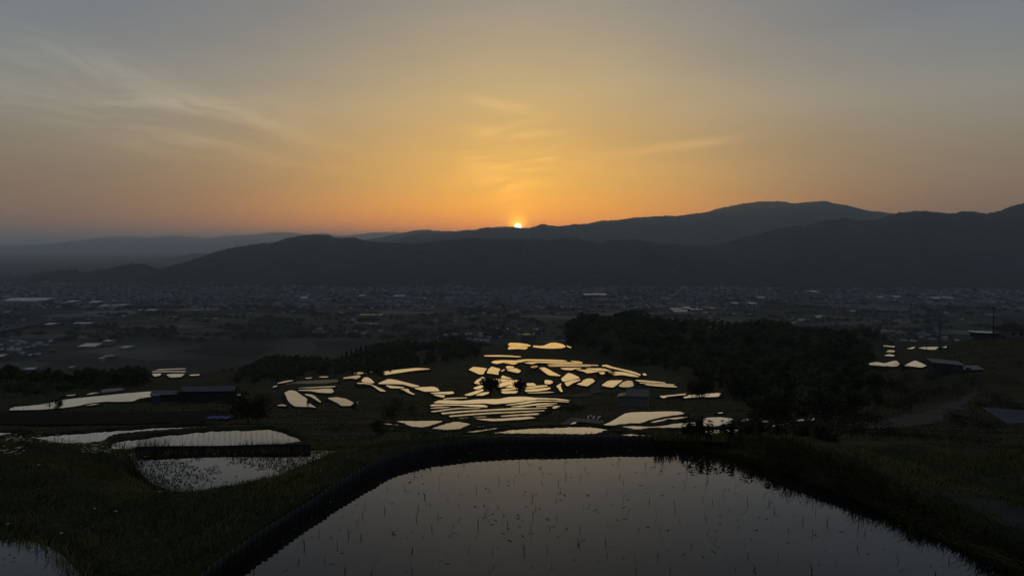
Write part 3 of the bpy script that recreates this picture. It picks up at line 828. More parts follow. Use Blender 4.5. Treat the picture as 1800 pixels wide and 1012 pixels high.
def make_paddy(xy, lev, label, wm, group='flooded rice paddies on the terraces', levee=True, drop=3.0):
    dist = xy[:, 1].mean()
    c = xy.mean(0)
    root = thing('rice_paddy', label, 'rice paddy', (c[0], c[1], lev), 0, group)
    ring = resample(xy, max(0.14, dist * 0.0032))
    ring = ring + (RNG.random(ring.shape) - 0.5) * min(0.10, 0.0007 * dist)
    L = ring - c
    me = mesh_from('water', np.c_[L, np.zeros(len(L))], [tuple(range(len(L)))], wm)
    obj('water', me, root)
    if levee:
        n = len(L)
        lowk = float(np.interp(dist, [25, 90], [1.0, 0.42]))
        hgt = (0.05 + 0.05 * vnoise(ring[:, 0] / 1.1, ring[:, 1] / 1.1, 7) + 0.05 * RNG.random(n)) * lowk
        wide = 0.32 + 0.25 * RNG.random(n)
        z = np.zeros(n)
        rings = [np.c_[offset_out(L, -0.04), z - 0.12], np.c_[offset_out(L, 0.05 + 0.05 * RNG.random(n)), z + hgt],
                 np.c_[offset_out(L, wide), z + hgt * (0.6 + 0.5 * RNG.random(n))], np.c_[offset_out(L, wide + 0.25), z - 0.35],
                 np.c_[offset_out(L, wide + 0.5), z - drop]]
        obj('levee', ring_mesh('levee', rings, M['levee']), root)
    return root


for f in PADDY:
    wm = M['silty'] if 'dull' in f['label'] or 'dim' in f['label'] else M['water_dimmed'] if f['px'][:, 0].mean() < 630 else M['water_mid'] if (f['px'][:, 0].mean() < 740 or f['px'][:, 1].mean() > 715) else M['water']  # painted-in reflection strength follows frame position, weaker to the left and near
    make_paddy(f['xy'], f['lev'], f['label'], wm, drop=min(6.0, 1.0 + 0.02 * f['y']))
mp = chaikin(px_poly(Z1, [(150, 322), (450, 262), (850, 240), (1000, 235), (1050, 270), (980, 287), (850, 302), (500, 330)]))
lv = march(580, 671)[2] - 0.4
mxy = np.array([on_plane(u, v, lv)[:2] for u, v in mp])
if area2(mxy) < 0: mxy = mxy[::-1]
make_paddy(mxy, lv, "half-dry muddy field with dull streaks of water uphill of the person", M['muddy'])


def pond(xy, lev, label):
    xy = np.array(xy)
    if area2(xy) < 0: xy = xy[::-1]
    return make_paddy(xy, lev, label, M['pond'], 'foreground rice paddies', levee=False)


pond(POND, PW, "big dark paddy in front with scattered seedlings and a corrugated rim")
pond(POND2, PW2, "small weedy paddy left of the grassy path")
pond(POND3, PW3, "dark paddy corner at the bottom left of the grass")
# ------------------------------------------------------------------ mountains
RIDGES = [
 ('mountain', 'far', 28000, 6000, [(-200,434),(0,432),(100,428),(150,421),(190,416),(240,416),(260,418),(300,414),(340,417),(370,419),(400,414),(440,413),(480,408),(510,408),(540,412),(565,409),(590,414),(605,415),(625,412),(665,408),(700,408),(720,412),(800,418),(900,425),(1000,432)], 451),
 ('mountain', 'mid', 12500, 2600, [(560,440),(600,428),(645,421),(670,417),(690,413),(715,408),(740,403),(750,404),(775,406),(800,407),(820,404),(850,404),(870,399),(885,398),(905,399),(930,401),(960,404),(1000,410),(1100,415)], 448),
 ('mountain', 'mid', 9500, 2600, [(600,446),(660,428),(700,420),(740,409),(775,409),(800,409),(830,405.5),(845,401.5),(862,398.5),(873,403),(885,402),(900,401.5),(930,401),(945,396),(955,393),(965,396),(985,398),(1010,393),(1030,394),(1055,388),(1090,386),(1120,382),(1150,380),(1175,379),(1188,380),(1200,378),(1240,373),(1260,367),(1290,361),(1310,357),(1340,354),(1375,354),(1395,358),(1420,355),(1448,353),(1460,357),(1490,362),(1520,370),(1540,371),(1575,376),(1620,384),(1700,390),(1800,400),(2000,420)], 452),
 ('mountain', 'mid', 11500, 1500, [(225,474),(245,461),(270,456),(320,453),(340,445),(355,444),(368,448),(420,455),(480,462)], 460),
 ('mountain', 'near', 5500, 1800, [(270,490),(300,478),(340,460),(370,449),(400,438),(440,430),(490,426),(515,417),(550,412),(575,412),(590,418),(620,417),(640,422),(670,426),(700,427),(735,428),(780,422),(830,418),(860,420),(900,421),(940,420),(960,422),(1010,417),(1040,425),(1055,428),(1080,421),(1120,421),(1150,427),(1200,430),(1240,433),(1260,430),(1290,422),(1330,412),(1350,407),(1370,401),(1400,397),(1415,398),(1440,389),(1480,384),(1520,388),(1545,385),(1575,375),(1600,371),(1635,371),(1670,376),(1700,371),(1735,376),(1760,370),(1780,362),(1800,357),(1850,345),(1950,348),(2100,352),(2400,370)], None),
 ('mountain', 'near', 4500, 500, [(40,491),(60,486),(80,479),(100,475),(130,474.5),(150,479),(190,473),(230,464),(255,463),(270,470),(285,480),(305,490)], 493),
]
for i, (nm, kd, D, wid, crest, vfoot) in enumerate(RIDGES):
    cu = np.array([c[0] for c in crest], float); cvv = np.array([c[1] for c in crest], float)
    U = np.arange(cu[0], cu[-1] + 0.1, 1.6)
    Vv = np.interp(U, cu, cvv)
    Vs = np.convolve(np.pad(Vv, 2, 'edge'), [0.1, 0.2, 0.4, 0.2, 0.1], 'valid')
    rr = np.array([ray(u, v) for u, v in zip(U, Vs)])
    xx = rr[:, 0] * D; zc = rr[:, 1] * D
    tree = (fbm(xx / 24, xx * 0 + 3, 40 + i, 3) - 0.5) * 0.0022 * D * (0.6 if kd != 'near' else 1.0)
    zc = zc + tree + (np.convolve(RNG.random(len(xx)), [0.25, 0.5, 0.25], 'same') - 0.5) * (11.0 if kd == 'near' else 0.0012 * D)
    foot = VALLEY - 3
    if vfoot is None:
        fy = np.interp(U, [270, 600, 1200, 1500, 1800, 2400], [3950, 3600, 3480, 3300, 3050, 2900])
    else:
        fy = np.full(len(U), max(D - wid, 0.0))
    K = 44
    Vt = []
    for k in range(K + 1):
        s = k / K
        yy = D + (fy - D) * s
        spur = fbm(xx / (0.05 * D), yy / (0.10 * D), 60 + i, 5) - 0.5
        z = foot + (zc - foot) * (1 - s ** 1.15) + spur * (zc - foot) * 1.0 * s * (1 - s) * 1.7
        z = z + (fbm(xx / 30, yy / 30, 80 + i, 2) - 0.5) * 10 * min(1, s * 12)
        z = np.minimum(z, foot + (zc - foot) * (1 - 0.0 * s)) if s > 0 else z
        xs = xx * (yy / D) ** 0.0
        Vt.append(np.stack([xs + (yy - D) * rr[:, 0] * 0.25, yy, z], 1))
    for s in (0.25, 0.6, 1.0):
        Vt.append(np.stack([xx * (1 + 0.1 * s), D + wid * 0.8 * s + 0 * xx, foot + (zc - foot) * (1 - s)], 1))
    order = Vt[K + 1:][::-1] + Vt[:K + 1]
    V = np.concatenate(order)
    n = len(U); R = len(order)
    idm = np.arange(n * R).reshape(R, n)
    q = np.stack([idm[:-1, :-1], idm[1:, :-1], idm[1:, 1:], idm[:-1, 1:]], -1).reshape(-1, 4)
    tag(obj(nm, mesh_from(nm, V, q, M['forest'], True)), kind='structure')

# ------------------------------------------------------------------ the sun itself
def sun_fn(t):
    e = t.n('ShaderNodeEmission'); e.inputs[0].default_value = (1.0, 0.86, 0.42, 1); e.inputs[1].default_value = 26.0
    return e.outputs[0]
bm = bmesh.new()
DS = 70000.0
bmesh.ops.create_icosphere(bm, subdivisions=4, radius=DS * 0.0042)
me = bpy.data.meshes.new('sun'); bm.to_mesh(me); bm.free()
me.materials.append(mat('sun_glow', sun_fn))
a_, s_ = ray(910.5, 398.5)
tag(obj('sun', me, None, (a_ * DS, DS, s_ * DS)), kind='structure')

# ------------------------------------------------------------------ haze over the valley
def haze_fn(t):
    return None
hm = bpy.data.materials.new('haze'); hm.use_nodes = True
hm.node_tree.nodes.clear()
th = NT(hm.node_tree)
ho = th.n('ShaderNodeOutputMaterial')
pv = th.n('ShaderNodeVolumePrincipled')
pv.inputs['Color'].default_value = (0.68, 0.83, 0.96, 1)
pv.inputs['Density'].default_value = 6.2e-5
pv.inputs['Anisotropy'].default_value = 0.45
th.put(ho.inputs[1], pv.outputs[0])
hb = MB(); hb.box(-60000, 60000, -3000, 58000, -230, 640)
tag(hb.build('haze', hm), kind='stuff')

# ------------------------------------------------------------------ roads and paths draped on the ground


def drape(name, outline_xy, m, lift=0.012, step=0.25):
    P_ = np.array(outline_xy)
    lo, hi = P_.min(0), P_.max(0)
    xs = np.arange(lo[0], hi[0] + step, step); ys = np.arange(lo[1], hi[1] + step, step)
    gx, gy = np.meshgrid(xs, ys)
    cx, cy = gx[:-1, :-1] + step / 2, gy[:-1, :-1] + step / 2
    keep = inside(cx + step * 5 * (fbm(cx / step / 6, cy / step / 6, 3, 3) - 0.5), cy + step * 5 * (fbm(cx / step / 6, cy / step / 6, 13, 3) - 0.5), P_)
    idm = np.arange(gx.size).reshape(gx.shape)
    q = np.stack([idm[:-1, :-1], idm[:-1, 1:], idm[1:, 1:], idm[1:, :-1]], -1)[keep]
    z = ground_z(gx.ravel(), gy.ravel()) + lift
    used, inv = np.unique(q, return_inverse=True)
    V = np.stack([gx.ravel(), gy.ravel(), z], 1)[used]
    return tag(obj(name, mesh_from(name, V, inv.reshape(q.shape), m, True)), kind='structure')


def drape_px(name, pts, m, lift, step):
    return drape(name, [march(u, v)[:2] for u, v in chaikin(pts)], m, lift, step)


drape('path', PATH, M['soil'], 0.005, 0.05)
drape_px('road', [(1488, 742), (1530, 737), (1590, 728), (1640, 715), (1680, 700), (1705, 682), (1722, 683), (1708, 705), (1680, 722), (1640, 740), (1590, 748), (1500, 750)], M['concrete'], 0.06, 0.7)
drape_px('road', [(1000, 692), (1024, 690), (1040, 678), (1052, 668), (1068, 664), (1062, 676), (1050, 688), (1030, 694), (985, 697), (900, 696), (905, 694)], M['concrete'], 0.2, 1.0)
# bare plots on the left slope
drape_px('field', [(-60, 724), (100, 724), (300, 719), (400, 716), (400, 738), (300, 742), (100, 745), (-60, 744)], M['plot'], 0.12, 0.8)

# highways, river and flooded fields on the plain
def flat(name, pts, z, m, **k):
    xy = np.array([on_plane(u, v, z)[:2] for u, v in pts])
    if area2(xy) < 0: xy = xy[::-1]
    c = xy.mean(0)
    return tag(obj(name, mesh_from(name, np.c_[xy - c, np.zeros(len(xy))], [tuple(range(len(xy)))], m), None, (c[0], c[1], z)), **k)


ZF = VALLEY + 0.4
flat('road', [(-60, 588), (0, 577.5), (67, 565.5), (110, 559), (166, 551.5), (166, 553.2), (110, 561.5), (70, 568.5), (12, 580), (-60, 594)], VALLEY + 6, M['concrete'], kind='structure')
flat('road', [(40, 636), (60, 630), (90, 620), (122, 604.5), (124, 606), (95, 622), (62, 633), (45, 642)], ZF, M['concrete'], kind='structure')
RV = (1300, 540, 5.987)
for pts in [[(500,150),(590,140),(600,150),(540,182)], [(580,125),(690,122),(690,138),(590,138)], [(715,125),(800,122),(760,145),(715,142)], [(790,85),(850,80),(930,100),(850,115),(800,105)], [(1000,50),(1120,35),(1260,25),(1240,38),(1120,48),(1020,58)], [(1310,25),(1330,25),(1320,32),(1305,32)], [(1450,20),(1620,20),(1620,26),(1460,26)], [(1660,18),(1770,18),(1770,25),(1665,25)]]:
    flat('river', px_poly(RV, pts), ZF, M['river'], kind='structure')
T2, T3, T4 = (450, 360, 4), (900, 360, 4), (1350, 500, 4)
FG = 'flooded fields far out on the plain'
FL = 'pale sliver of flooded field far out on the dark plain'
for fr, pts in [(T2, [(720,768),(890,766),(890,774),(730,774)]), (T2, [(660,820),(860,832),(860,840),(750,832)]), (T2, [(930,840),(1050,848),(1050,855)]), (T2, [(1110,848),(1135,850),(1125,860)]), (T2, [(1590,758),(1670,758),(1650,768),(1600,768)]), (T2, [(1650,862),(1730,864),(1720,872)]), (T2, [(1760,864),(1780,866),(1770,874)]), (T3, [(150,870),(185,870),(185,879),(150,878)]), (T3, [(30,868),(60,870),(55,876)]), (T3, [(40,906),(160,904),(160,912),(50,914)]),
                (T4, [(1000,305),(1100,303),(1200,318),(1100,315)]), (T4, [(865,345),(910,347),(905,358),(870,358)]), (T4, [(1295,235),(1380,240),(1375,248)]), (T4, [(1470,208),(1620,208),(1600,216)]), (T4, [(1370,328),(1480,325),(1560,338),(1440,336)]), (T4, [(1150,162),(1360,160),(1350,166),(1160,168)])]:
    flat('flooded_field', px_poly(fr, pts), ZF, M['river'], label=FL, cat='flooded field', group=FG)

# ------------------------------------------------------------------ trees


def leaf_cloud(blobs, n, size, seed, thin=0.35):
    r = np.random.default_rng(seed)
    w = np.array([b[3] * b[4] * b[5] for b in blobs]) ** 0.67
    pick = r.choice(len(blobs), n, p=w / w.sum())
    B = np.array(blobs)[pick]
    d = r.normal(size=(n, 3)); d /= np.linalg.norm(d, axis=1, keepdims=True)
    rad = r.random(n) ** thin
    c = B[:, :3] + d * rad[:, None] * B[:, 3:6]
    a = r.normal(size=(n, 3)); a /= np.linalg.norm(a, axis=1, keepdims=True)
    b = np.cross(a, r.normal(size=(n, 3))); b /= np.linalg.norm(b, axis=1, keepdims=True)
    s = size * (0.5 + r.random(n))[:, None]
    V = np.stack([c - a * s, c + b * s * 0.55, c + a * s, c - b * s * 0.55], 1).reshape(-1, 3)
    return V, np.arange(n * 4).reshape(n, 4)


def tree_meshes(kind, seed):
    """unit tree, 10 m high: trunk with limbs and a ragged leafy crown"""
    r = random.Random(seed)
    blobs = []
    mb = MB()
    if kind == 'cedar':
        for k in range(11):
            h = 2.0 + 7.6 * k / 10
            rd = 2.1 * (1 - k / 11.5) + 0.2
            for j in range(4):
                an = r.random() * 6.28
                blobs.append((math.cos(an) * rd * 0.5, math.sin(an) * rd * 0.5, h, rd * 0.62, rd * 0.62, 0.55))
        mb.tube([(0, 0, -1), (0, 0, 5), (0, 0, 9.6)], [0.28, 0.18, 0.03])
    else:
        spread = {'round': 3.4, 'tall': 2.5, 'low': 4.6}[kind]
        for k in range(19):
            an = r.random() * 6.28; q = r.random() ** 0.6 * spread
            h = 1.6 + r.random() * 7.0
            q *= 1.0 - 0.55 * max(0, (h - 6.5) / 3.5)
            s = 0.9 + r.random() * 1.1
            blobs.append((math.cos(an) * q, math.sin(an) * q, h, s, s, s * 0.75))
        blobs.append((0, 0, 5.2, spread * 0.66, spread * 0.66, 3.4))
        mb.tube([(0, 0, -1), (0.1, 0, 2.5), (0.0, 0.1, 5.5), (0, 0, 8)], [0.34, 0.24, 0.15, 0.04])
        for b in blobs[:8]:
            mb.tube([(0.05, 0, 2.2 + r.random() * 2), (b[0] * 0.5, b[1] * 0.5, b[2] - 1.0), (b[0], b[1], b[2] + 0.4)], [0.14, 0.08, 0.03], 5)
    V, Fq = leaf_cloud(blobs, 2600, 0.34, seed)
    return mb.mesh('trunk', M['bark']), mesh_from('crown', V, Fq, M['leaf'])


TREES = {}
for k, (kind, seed) in enumerate([('round', 1), ('round', 2), ('tall', 3), ('tall', 4), ('low', 5), ('cedar', 6), ('cedar', 7)]):
    TREES.setdefault(kind, []).append(tree_meshes(kind, seed))
TREE_N = [0]


TREE_LIST = []


def tree(kind, x, y, z, h, label, group):
    TREE_LIST.append((kind, x, y, z, h, label, group))


def plant_tree(kind, x, y, z, h, label, group, cat='tree'):
    tr, cr = random.choice(TREES[kind])
    s = h / 10.0
    root = thing({'cedar': 'cedar_tree'}.get(kind, 'broadleaf_tree'), label, cat, (x, y, z), random.random() * 6.28, group, scale=(s * random.uniform(0.85, 1.2), s * random.uniform(0.85, 1.2), s))
    obj('trunk', tr, root); obj('crown', cr, root)
    return root


# wooded knoll on the right: crowns packed over its slope
FOR_TOP = [(1003,566),(1010,556),(1025,549),(1040,546),(1055,550),(1066,556),(1080,550),(1100,544),(1115,541),(1130,544),(1143,552),(1160,556),(1190,557),(1220,558),(1260,562),(1300,563),(1340,560),(1385,563),(1400,573),(1430,572),(1470,576),(1500,576),(1525,572),(1545,578),(1560,590),(1572,606)]
FG1 = 'trees packed over the wooded knoll on the right'
rt = random.Random(3)
FT = np.array(FOR_TOP)


def knoll_tree(u, vtop, y, h, kind, label):
    a, s = ray(u, vtop)
    x = a * y
    z = s * y - h * 0.97
    g0 = gz(x, y)
    tree(kind, x, y, min(z, g0) if z > g0 + 6 else z, h, label, FG1)


# skyline row, then rows stepping down towards the viewer
for u in np.arange(1008, 1572, 13):
    v = float(np.interp(u, FT[:, 0], FT[:, 1]))
    x, y, z = at_dist(u, v, float(np.interp(u, [1000, 1200, 1350, 1490, 1520], [590, 570, 500, 460, 585])) + rt.uniform(-25, 25))
    g0 = gz(x, y); h = max(7.0, min(24.0, z - g0 + 0.5))
    if u > 1510: h = min(h, (605 - v) * y / F + 1.0)
    kind = 'tall' if 1055 < u < 1145 else rt.choice(['round', 'round', 'low', 'tall'])
    lab = "upright tree standing highest on the skyline of the wooded knoll" if abs(u - 1112) < 7 else "dark broad-leaved tree on the skyline of the wooded knoll"
    tree(kind, x, y, z - h, h, lab, FG1)
for u in np.arange(1014, 1490, 17):
    v = float(np.interp(u, FT[:, 0], FT[:, 1])) + rt.uniform(9, 17)
    x, y, z = at_dist(u, v, float(np.interp(u, [1000, 1200, 1350, 1560], [530, 510, 440, 400])) + rt.uniform(-15, 15))
    h = max(6.0, min(16.0, z - gz(x, y) + 0.5))
    tree(rt.choice(['round', 'low', 'round']), x, y, z - h, h, "dark leafy tree in the crowd on the slope of the wooded knoll", FG1)
for u in np.concatenate([np.arange(1330, 1545, 11), np.arange(1345, 1530, 16)]):
    y = rt.uniform(495, 545) - 0.25 * max(0, u - 1500); a = (u - 900) / F; x = a * y
    vt = float(np.interp(u, FT[:, 0], FT[:, 1])) + rt.uniform(3, 12)
    z = at_dist(u, vt, y)[2]; g0 = gz(x, y)
    h = max(6.0, min(15.0, z - g0 + 0.5))
    if z > g0 - 4: tree(rt.choice(['round', 'low', 'round']), x, y, min(g0, z - h), h, "dark broad-leaved tree on the skyline of the wooded knoll", FG1)
LOWER = [(1010, 618), (1060, 628), (1120, 640), (1180, 655), (1240, 668), (1290, 690), (1310, 730), (1400, 742), (1500, 730), (1560, 705), (1590, 668), (1570, 658), (1532, 650), (1535, 615)]
LOWP = [(1003, 575)] + LOWER[::1] + [(1530, 598), (1400, 580), (1200, 566), (1100, 560)]
cnt = 0
while cnt < 190:
    u, v = rt.uniform(1005, 1600), rt.uniform(570, 742)
    if not inside(np.array([u]), np.array([v]), LOWP)[0]: continue
    x, y, z = march(u, v)
    if y > 640 or y < 70: continue
    h = rt.uniform(8, 14) if y > 350 else rt.uniform(5, 9.5) if y > 170 else rt.uniform(3.0, 5.5)
    au = to_px(x, y, gz(x, y) + h)
    if au[1] < np.interp(u, FT[:, 0], FT[:, 1]) + 4 or (u > 1528 and au[1] < 647): continue
    tree(rt.choice(['round', 'low', 'round', 'tall']), x, y, gz(x, y) - 0.3, h, "dark leafy tree in the crowd on the slope of the wooded knoll", FG1)
    cnt += 1

# belts of trees on the left crest
FG2 = 'trees in the belt along the left crest'
BELT = [(0,668),(60,664),(110,658),(160,652),(200,645),(240,642),(280,655),(330,660),(380,652),(420,645),(450,630),(480,623),(520,621),(560,624),(590,628)]
BT = np.array(BELT)
for u in np.arange(-10, 592, 13):
    vt = float(np.interp(u, BT[:, 0], BT[:, 1])) + rt.uniform(-2, 3)
    if 255 < u < 365: vt += 10
    a = (u - 900) / F
    y = float(np.interp(u, [0, 250, 450, 590], [285, 300, 380, 420])) + rt.uniform(-15, 15)
    x, y, z = at_dist(u, vt, y)
    g0 = gz(x, y)
    h = max(3.5, z - g0 + 0.5)
    tree(rt.choice(['round', 'low', 'round', 'tall']), x, y, z - h, min(h, 16), "dark tree in the belt along the left crest", FG2)
for u in np.arange(0, 250, 20):
    y = 250 + rt.uniform(-15, 10); a, s = ray(u, 672); x = a * y
    tree('round', x, y, gz(x, y) - 0.3, rt.uniform(5, 8), "dark tree in the belt along the left crest", FG2)
FG3 = 'trees on the far crest behind the central terraces'
CT = np.array([(592,632),(605,618),(620,612),(645,606),(670,600),(690,597),(715,595),(735,600),(760,600),(780,599),(790,592),(803,587),(815,594),(830,600),(850,602),(870,604),(885,608)])
for u in np.arange(592, 886, 8.5):
    vt = float(np.interp(u, CT[:, 0], CT[:, 1]))
    y = float(np.interp(u, [590, 700, 800, 890], [450, 560, 640, 670])) + rt.uniform(-15, 15)
    x, y, z = at_dist(u, vt, y)
    h = max(5.0, min(22.0, z - gz(x, y) + 1.0))
    kind = 'cedar' if u < 650 else rt.choice(['round', 'low', 'round'])
    lab = "pointed cedar at the left end of the far crest" if kind == 'cedar' else "rounded tree on the far crest behind the central terraces"
    if abs(u - 803) < 5: kind, lab = 'low', "big domed tree rising above the far crest"
    tree(kind, x, y, z - h, h, lab, FG3)
MASS = [(600, 640), (640, 616), (700, 606), (790, 604), (880, 612), (850, 622), (800, 630), (740, 642), (690, 650), (640, 654), (605, 652)]
MASS2 = [(400, 668), (440, 650), (490, 634), (560, 632), (605, 645), (600, 656), (540, 660), (470, 668)]
MASS3 = [(-20, 690), (-20, 678), (120, 668), (230, 658), (255, 662), (262, 668), (200, 676), (120, 684), (60, 690)]
for MS, cntm, lab, grp in ((MASS, 110, "low tree on the slope below the far crest", FG3), (MASS2, 60, "dark tree in the belt along the left crest", FG2), (MASS3, 60, "dark tree in the belt along the left crest", FG2)):
    MA = np.array(MS); k = 0
    while k < cntm:
        u, v = rt.uniform(MA[:, 0].min(), MA[:, 0].max()), rt.uniform(MA[:, 1].min(), MA[:, 1].max())
        if not inside(np.array([u]), np.array([v]), MS)[0]: continue
        x, y, z = march(u, v + 3)
        k += 1
        if y > 720: continue
        tree(rt.choice(['round', 'low', 'tall'] if MS is MASS else ['round', 'low']), x, y, gz(x, y) - 0.4, rt.uniform(0.010, 0.019) * y, lab, grp)
for u, vt, y in [(905, 597, 690), (922, 596, 690), (938, 600, 690), (960, 603, 695), (990, 604, 690), (1008, 596, 640)]:
    x, y, z = at_dist(u, vt, y); h = max(5, z - gz(x, y) + 1)
    tree('low', x, y, z - h, min(h, 14), "small tree behind the golden crest paddies", 'small trees behind the golden crest paddies')

# the 262 trees that show largest stand as things, the rest is the far wood as one mass
TREE_LIST.sort(key=lambda q: -(q[4] / q[2]) - (10 if q[5].startswith(('big domed', 'upright', 'pointed', 'small tree behind')) else 0))
for q in TREE_LIST[:262]:
    plant_tree(*q)
wv_, wq_, wb = [], [], 0
for (kind, x, y, z, h, _, _) in TREE_LIST[262:]:
    cr = random.choice(TREES[kind])[1]
    co = np.empty(len(cr.vertices) * 3, np.float32); cr.vertices.foreach_get('co', co)
    co = co.reshape(-1, 4, 3)[::2]
    an = random.random() * 6.28; c_, s_ = math.cos(an), math.sin(an)
    mid = co.mean(1, keepdims=True)
    co = (mid + (co - mid) * 1.35).reshape(-1, 3) * (h / 10.0)
    wv_.append(np.stack([x + co[:, 0] * c_ - co[:, 1] * s_, y + co[:, 0] * s_ + co[:, 1] * c_, z + co[:, 2]], 1))
    wq_.append(np.arange(wb, wb + len(co)).reshape(-1, 4)); wb += len(co)
tag(obj('woods', mesh_from('woods', np.concatenate(wv_), np.concatenate(wq_), M['leaf'])), kind='stuff')

# single trees and shrubs among the terraces


def loose_tree(name, label, u, vb, vtop, wpx, leaf=0.16, n=1500, cat='tree', y=None, seed=1, m='leaf_dark', holes=True):
    if y is None: x, y, z = march(u, vb)
    else: x, y, z = at_dist(u, vb, y)
    sc = y / F
    h = (vb - vtop) * sc; w = wpx * sc
    r = random.Random(seed)
    root = thing(name, label, cat, (x, y, z))
    squat = name == 'shrub' or label.startswith(('large dark', 'round dark', 'small round'))
    mb = MB(); mb.tube([(0, 0, -1.5), (0.02 * h, 0, h * 0.35), (0, 0, h * 0.8)], [0.035 * h, 0.025 * h, 0.01 * h])
    blobs = []
    for k in range(12):
        an = r.random() * 6.28; q = r.random() ** 0.5 * w * 0.36
        hz = h * ((0.12 + 0.78 * r.random()) if squat else (0.35 + 0.55 * r.random()))
        s = w * (0.09 + 0.09 * r.random())
        blobs.append((math.cos(an) * q, math.sin(an) * q, hz, s * 1.3, s * 1.3, s))
        mb.tube([(0, 0, h * 0.3), (math.cos(an) * q * 0.6, math.sin(an) * q * 0.6, hz - 0.1 * h), (math.cos(an) * q, math.sin(an) * q, hz + 0.05 * h)], [0.014 * h, 0.009 * h, 0.004 * h], 5)
    blobs.append((0, 0, h * (0.42 if squat else 0.62), w * (0.34 if squat else 0.26), w * 0.26, h * (0.40 if squat else 0.27)))
    mb.build('trunk', M['bark'], root)
    V, Fq = leaf_cloud(blobs, n, leaf * h / 5.0, seed, 0.45)
    obj('crown', mesh_from('crown', V, Fq, M[m]), root)
    return root


loose_tree('broadleaf_tree', "larger bushy tree dark against the central paddies", 862, 697, 660, 42, seed=2, n=900, leaf=0.26)
loose_tree('broadleaf_tree', "smaller bushy tree right of the larger one in the central paddies", 914, 692, 664, 30, seed=3, n=700, leaf=0.26)
loose_tree('broadleaf_tree', "round dark tree right of the grey hut", 1229, 700, 668, 60, seed=4, n=3000, leaf=0.2)
loose_tree('broadleaf_tree', "small round tree at the near edge of the very long left paddy", 103, 717.5, 699, 22, seed=5, n=1200, leaf=0.22)
loose_tree('broadleaf_tree', "sparse sapling beside the small round tree on the left", 87, 718, 703, 24, seed=15, n=170, leaf=0.22)
loose_tree('broadleaf_tree', "large dark tree close by the left, right of the blue sheet", 436, 741, 693, 90, seed=6, n=3500, leaf=0.16)
for k, (u, vb, vt, w, lab) in enumerate([
        (690, 735, 703, 60, "dark thicket below the hooked paddy"), (722, 730, 712, 40, "dark scrub right of the thicket"),
        (665, 762, 738, 34, "leafy shrub on the slope left of the boat-shaped paddy"), (590, 758, 747, 34, "low mound-shaped bush on the grassy slope"),
        (617, 758, 748, 26, "second low mound-shaped bush, right of the first"), (623, 719, 708, 13, "black shrub at the right tip of the leaf-shaped paddy"),
        (1072, 664, 652, 26, "dark hedge clump between the upper right paddies"), (1052, 664, 655, 14, "small bush left of the dark hedge clump"),
        (1000, 723, 706, 50, "dark bramble beyond the low open shed"), (1020, 722, 708, 34, "second bramble right of the first"),
        (940, 655, 640, 40, "low bushes in the middle of the central terraces"), (1290, 700, 660, 70, "bush at the foot of the wooded knoll"),
        (1350, 730, 690, 90, "broad bush at the near foot of the wooded knoll"), (1450, 742, 700, 100, "spreading bush above the concrete lane"),
        (1690, 752, 722, 80, "thicket of dark leaves left of the blue-grey roof"), (1735, 758, 735, 60, "leafy bush in front of the blue-grey roof"),
        (1588, 652, 640, 40, "leafy branch clump in front of the veiled paddy"), (1545, 655, 640, 50, "bush in front of the veiled paddy, left one"),
        (1750, 700, 688, 70, "low bush on the slope below the twin-roofed shed"), (320, 705, 684, 36, "twisted dark bush in front of the long shed"), (1575, 690, 668, 60, "low bush on the right slope between the lane and the twin-roofed shed"), (1610, 700, 676, 70, "low bush on the right slope between the lane and the twin-roofed shed"), (1640, 695, 674, 60, "low bush on the right slope between the lane and the twin-roofed shed"), (1560, 720, 690, 70, "low bush on the right slope between the lane and the twin-roofed shed"), (1600, 722, 698, 60, "low bush on the right slope between the lane and the twin-roofed shed"), (1675, 690, 672, 60, "low bush on the right slope between the lane and the twin-roofed shed"), (1710, 678, 662, 60, "low bush on the right slope between the lane and the twin-roofed shed"), (1640, 672, 656, 50, "low bush on the right slope between the lane and the twin-roofed shed"), (1760, 715, 695, 70, "low bush on the right slope between the lane and the twin-roofed shed"), (1790, 735, 708, 60, "low bush on the right slope between the lane and the twin-roofed shed"), (1730, 722, 702, 60, "low bush on the right slope between the lane and the twin-roofed shed"), (1700, 668, 655, 50, "low bush on the right slope between the lane and the twin-roofed shed"), (1590, 672, 655, 50, "low bush on the right slope between the lane and the twin-roofed shed"), (1300, 757, 730, 60, "dark bush in the overgrown belt below the wooded knoll"), (1335, 760, 735, 60, "dark bush in the overgrown belt below the wooded knoll"), (1372, 759, 728, 70, "dark bush in the overgrown belt below the wooded knoll"), (1410, 762, 733, 70, "dark bush in the overgrown belt below the wooded knoll"), (1450, 766, 736, 80, "dark bush in the overgrown belt below the wooded knoll"), (1495, 768, 735, 80, "dark bush in the overgrown belt below the wooded knoll"), (1540, 770, 744, 80, "dark bush in the overgrown belt below the wooded knoll"), (1580, 772, 748, 70, "dark bush in the overgrown belt below the wooded knoll"), (1625, 775, 752, 70, "dark bush in the overgrown belt below the wooded knoll"), (1670, 780, 757, 80, "dark bush in the overgrown belt below the wooded knoll"), (1720, 783, 762, 80, "dark bush in the overgrown belt below the wooded knoll"), (1500, 752, 722, 80, "dark bush in the overgrown belt below the wooded knoll"), (1540, 750, 722, 60, "dark bush in the overgrown belt below the wooded knoll"), (1330, 744, 718, 60, "dark bush in the overgrown belt below the wooded knoll")]):
    sh_ = loose_tree('shrub', lab, u, vb, vt, w, seed=20 + k, n=900, leaf=0.2, cat='shrub')
    if 'between the lane' in lab: sh_['group'] = 'bushes on the right slope by the lane'
    if 'overgrown belt' in lab: sh_['group'] = 'bushes of the overgrown belt below the knoll'
# ------------------------------------------------------------------ huts, sheds and houses


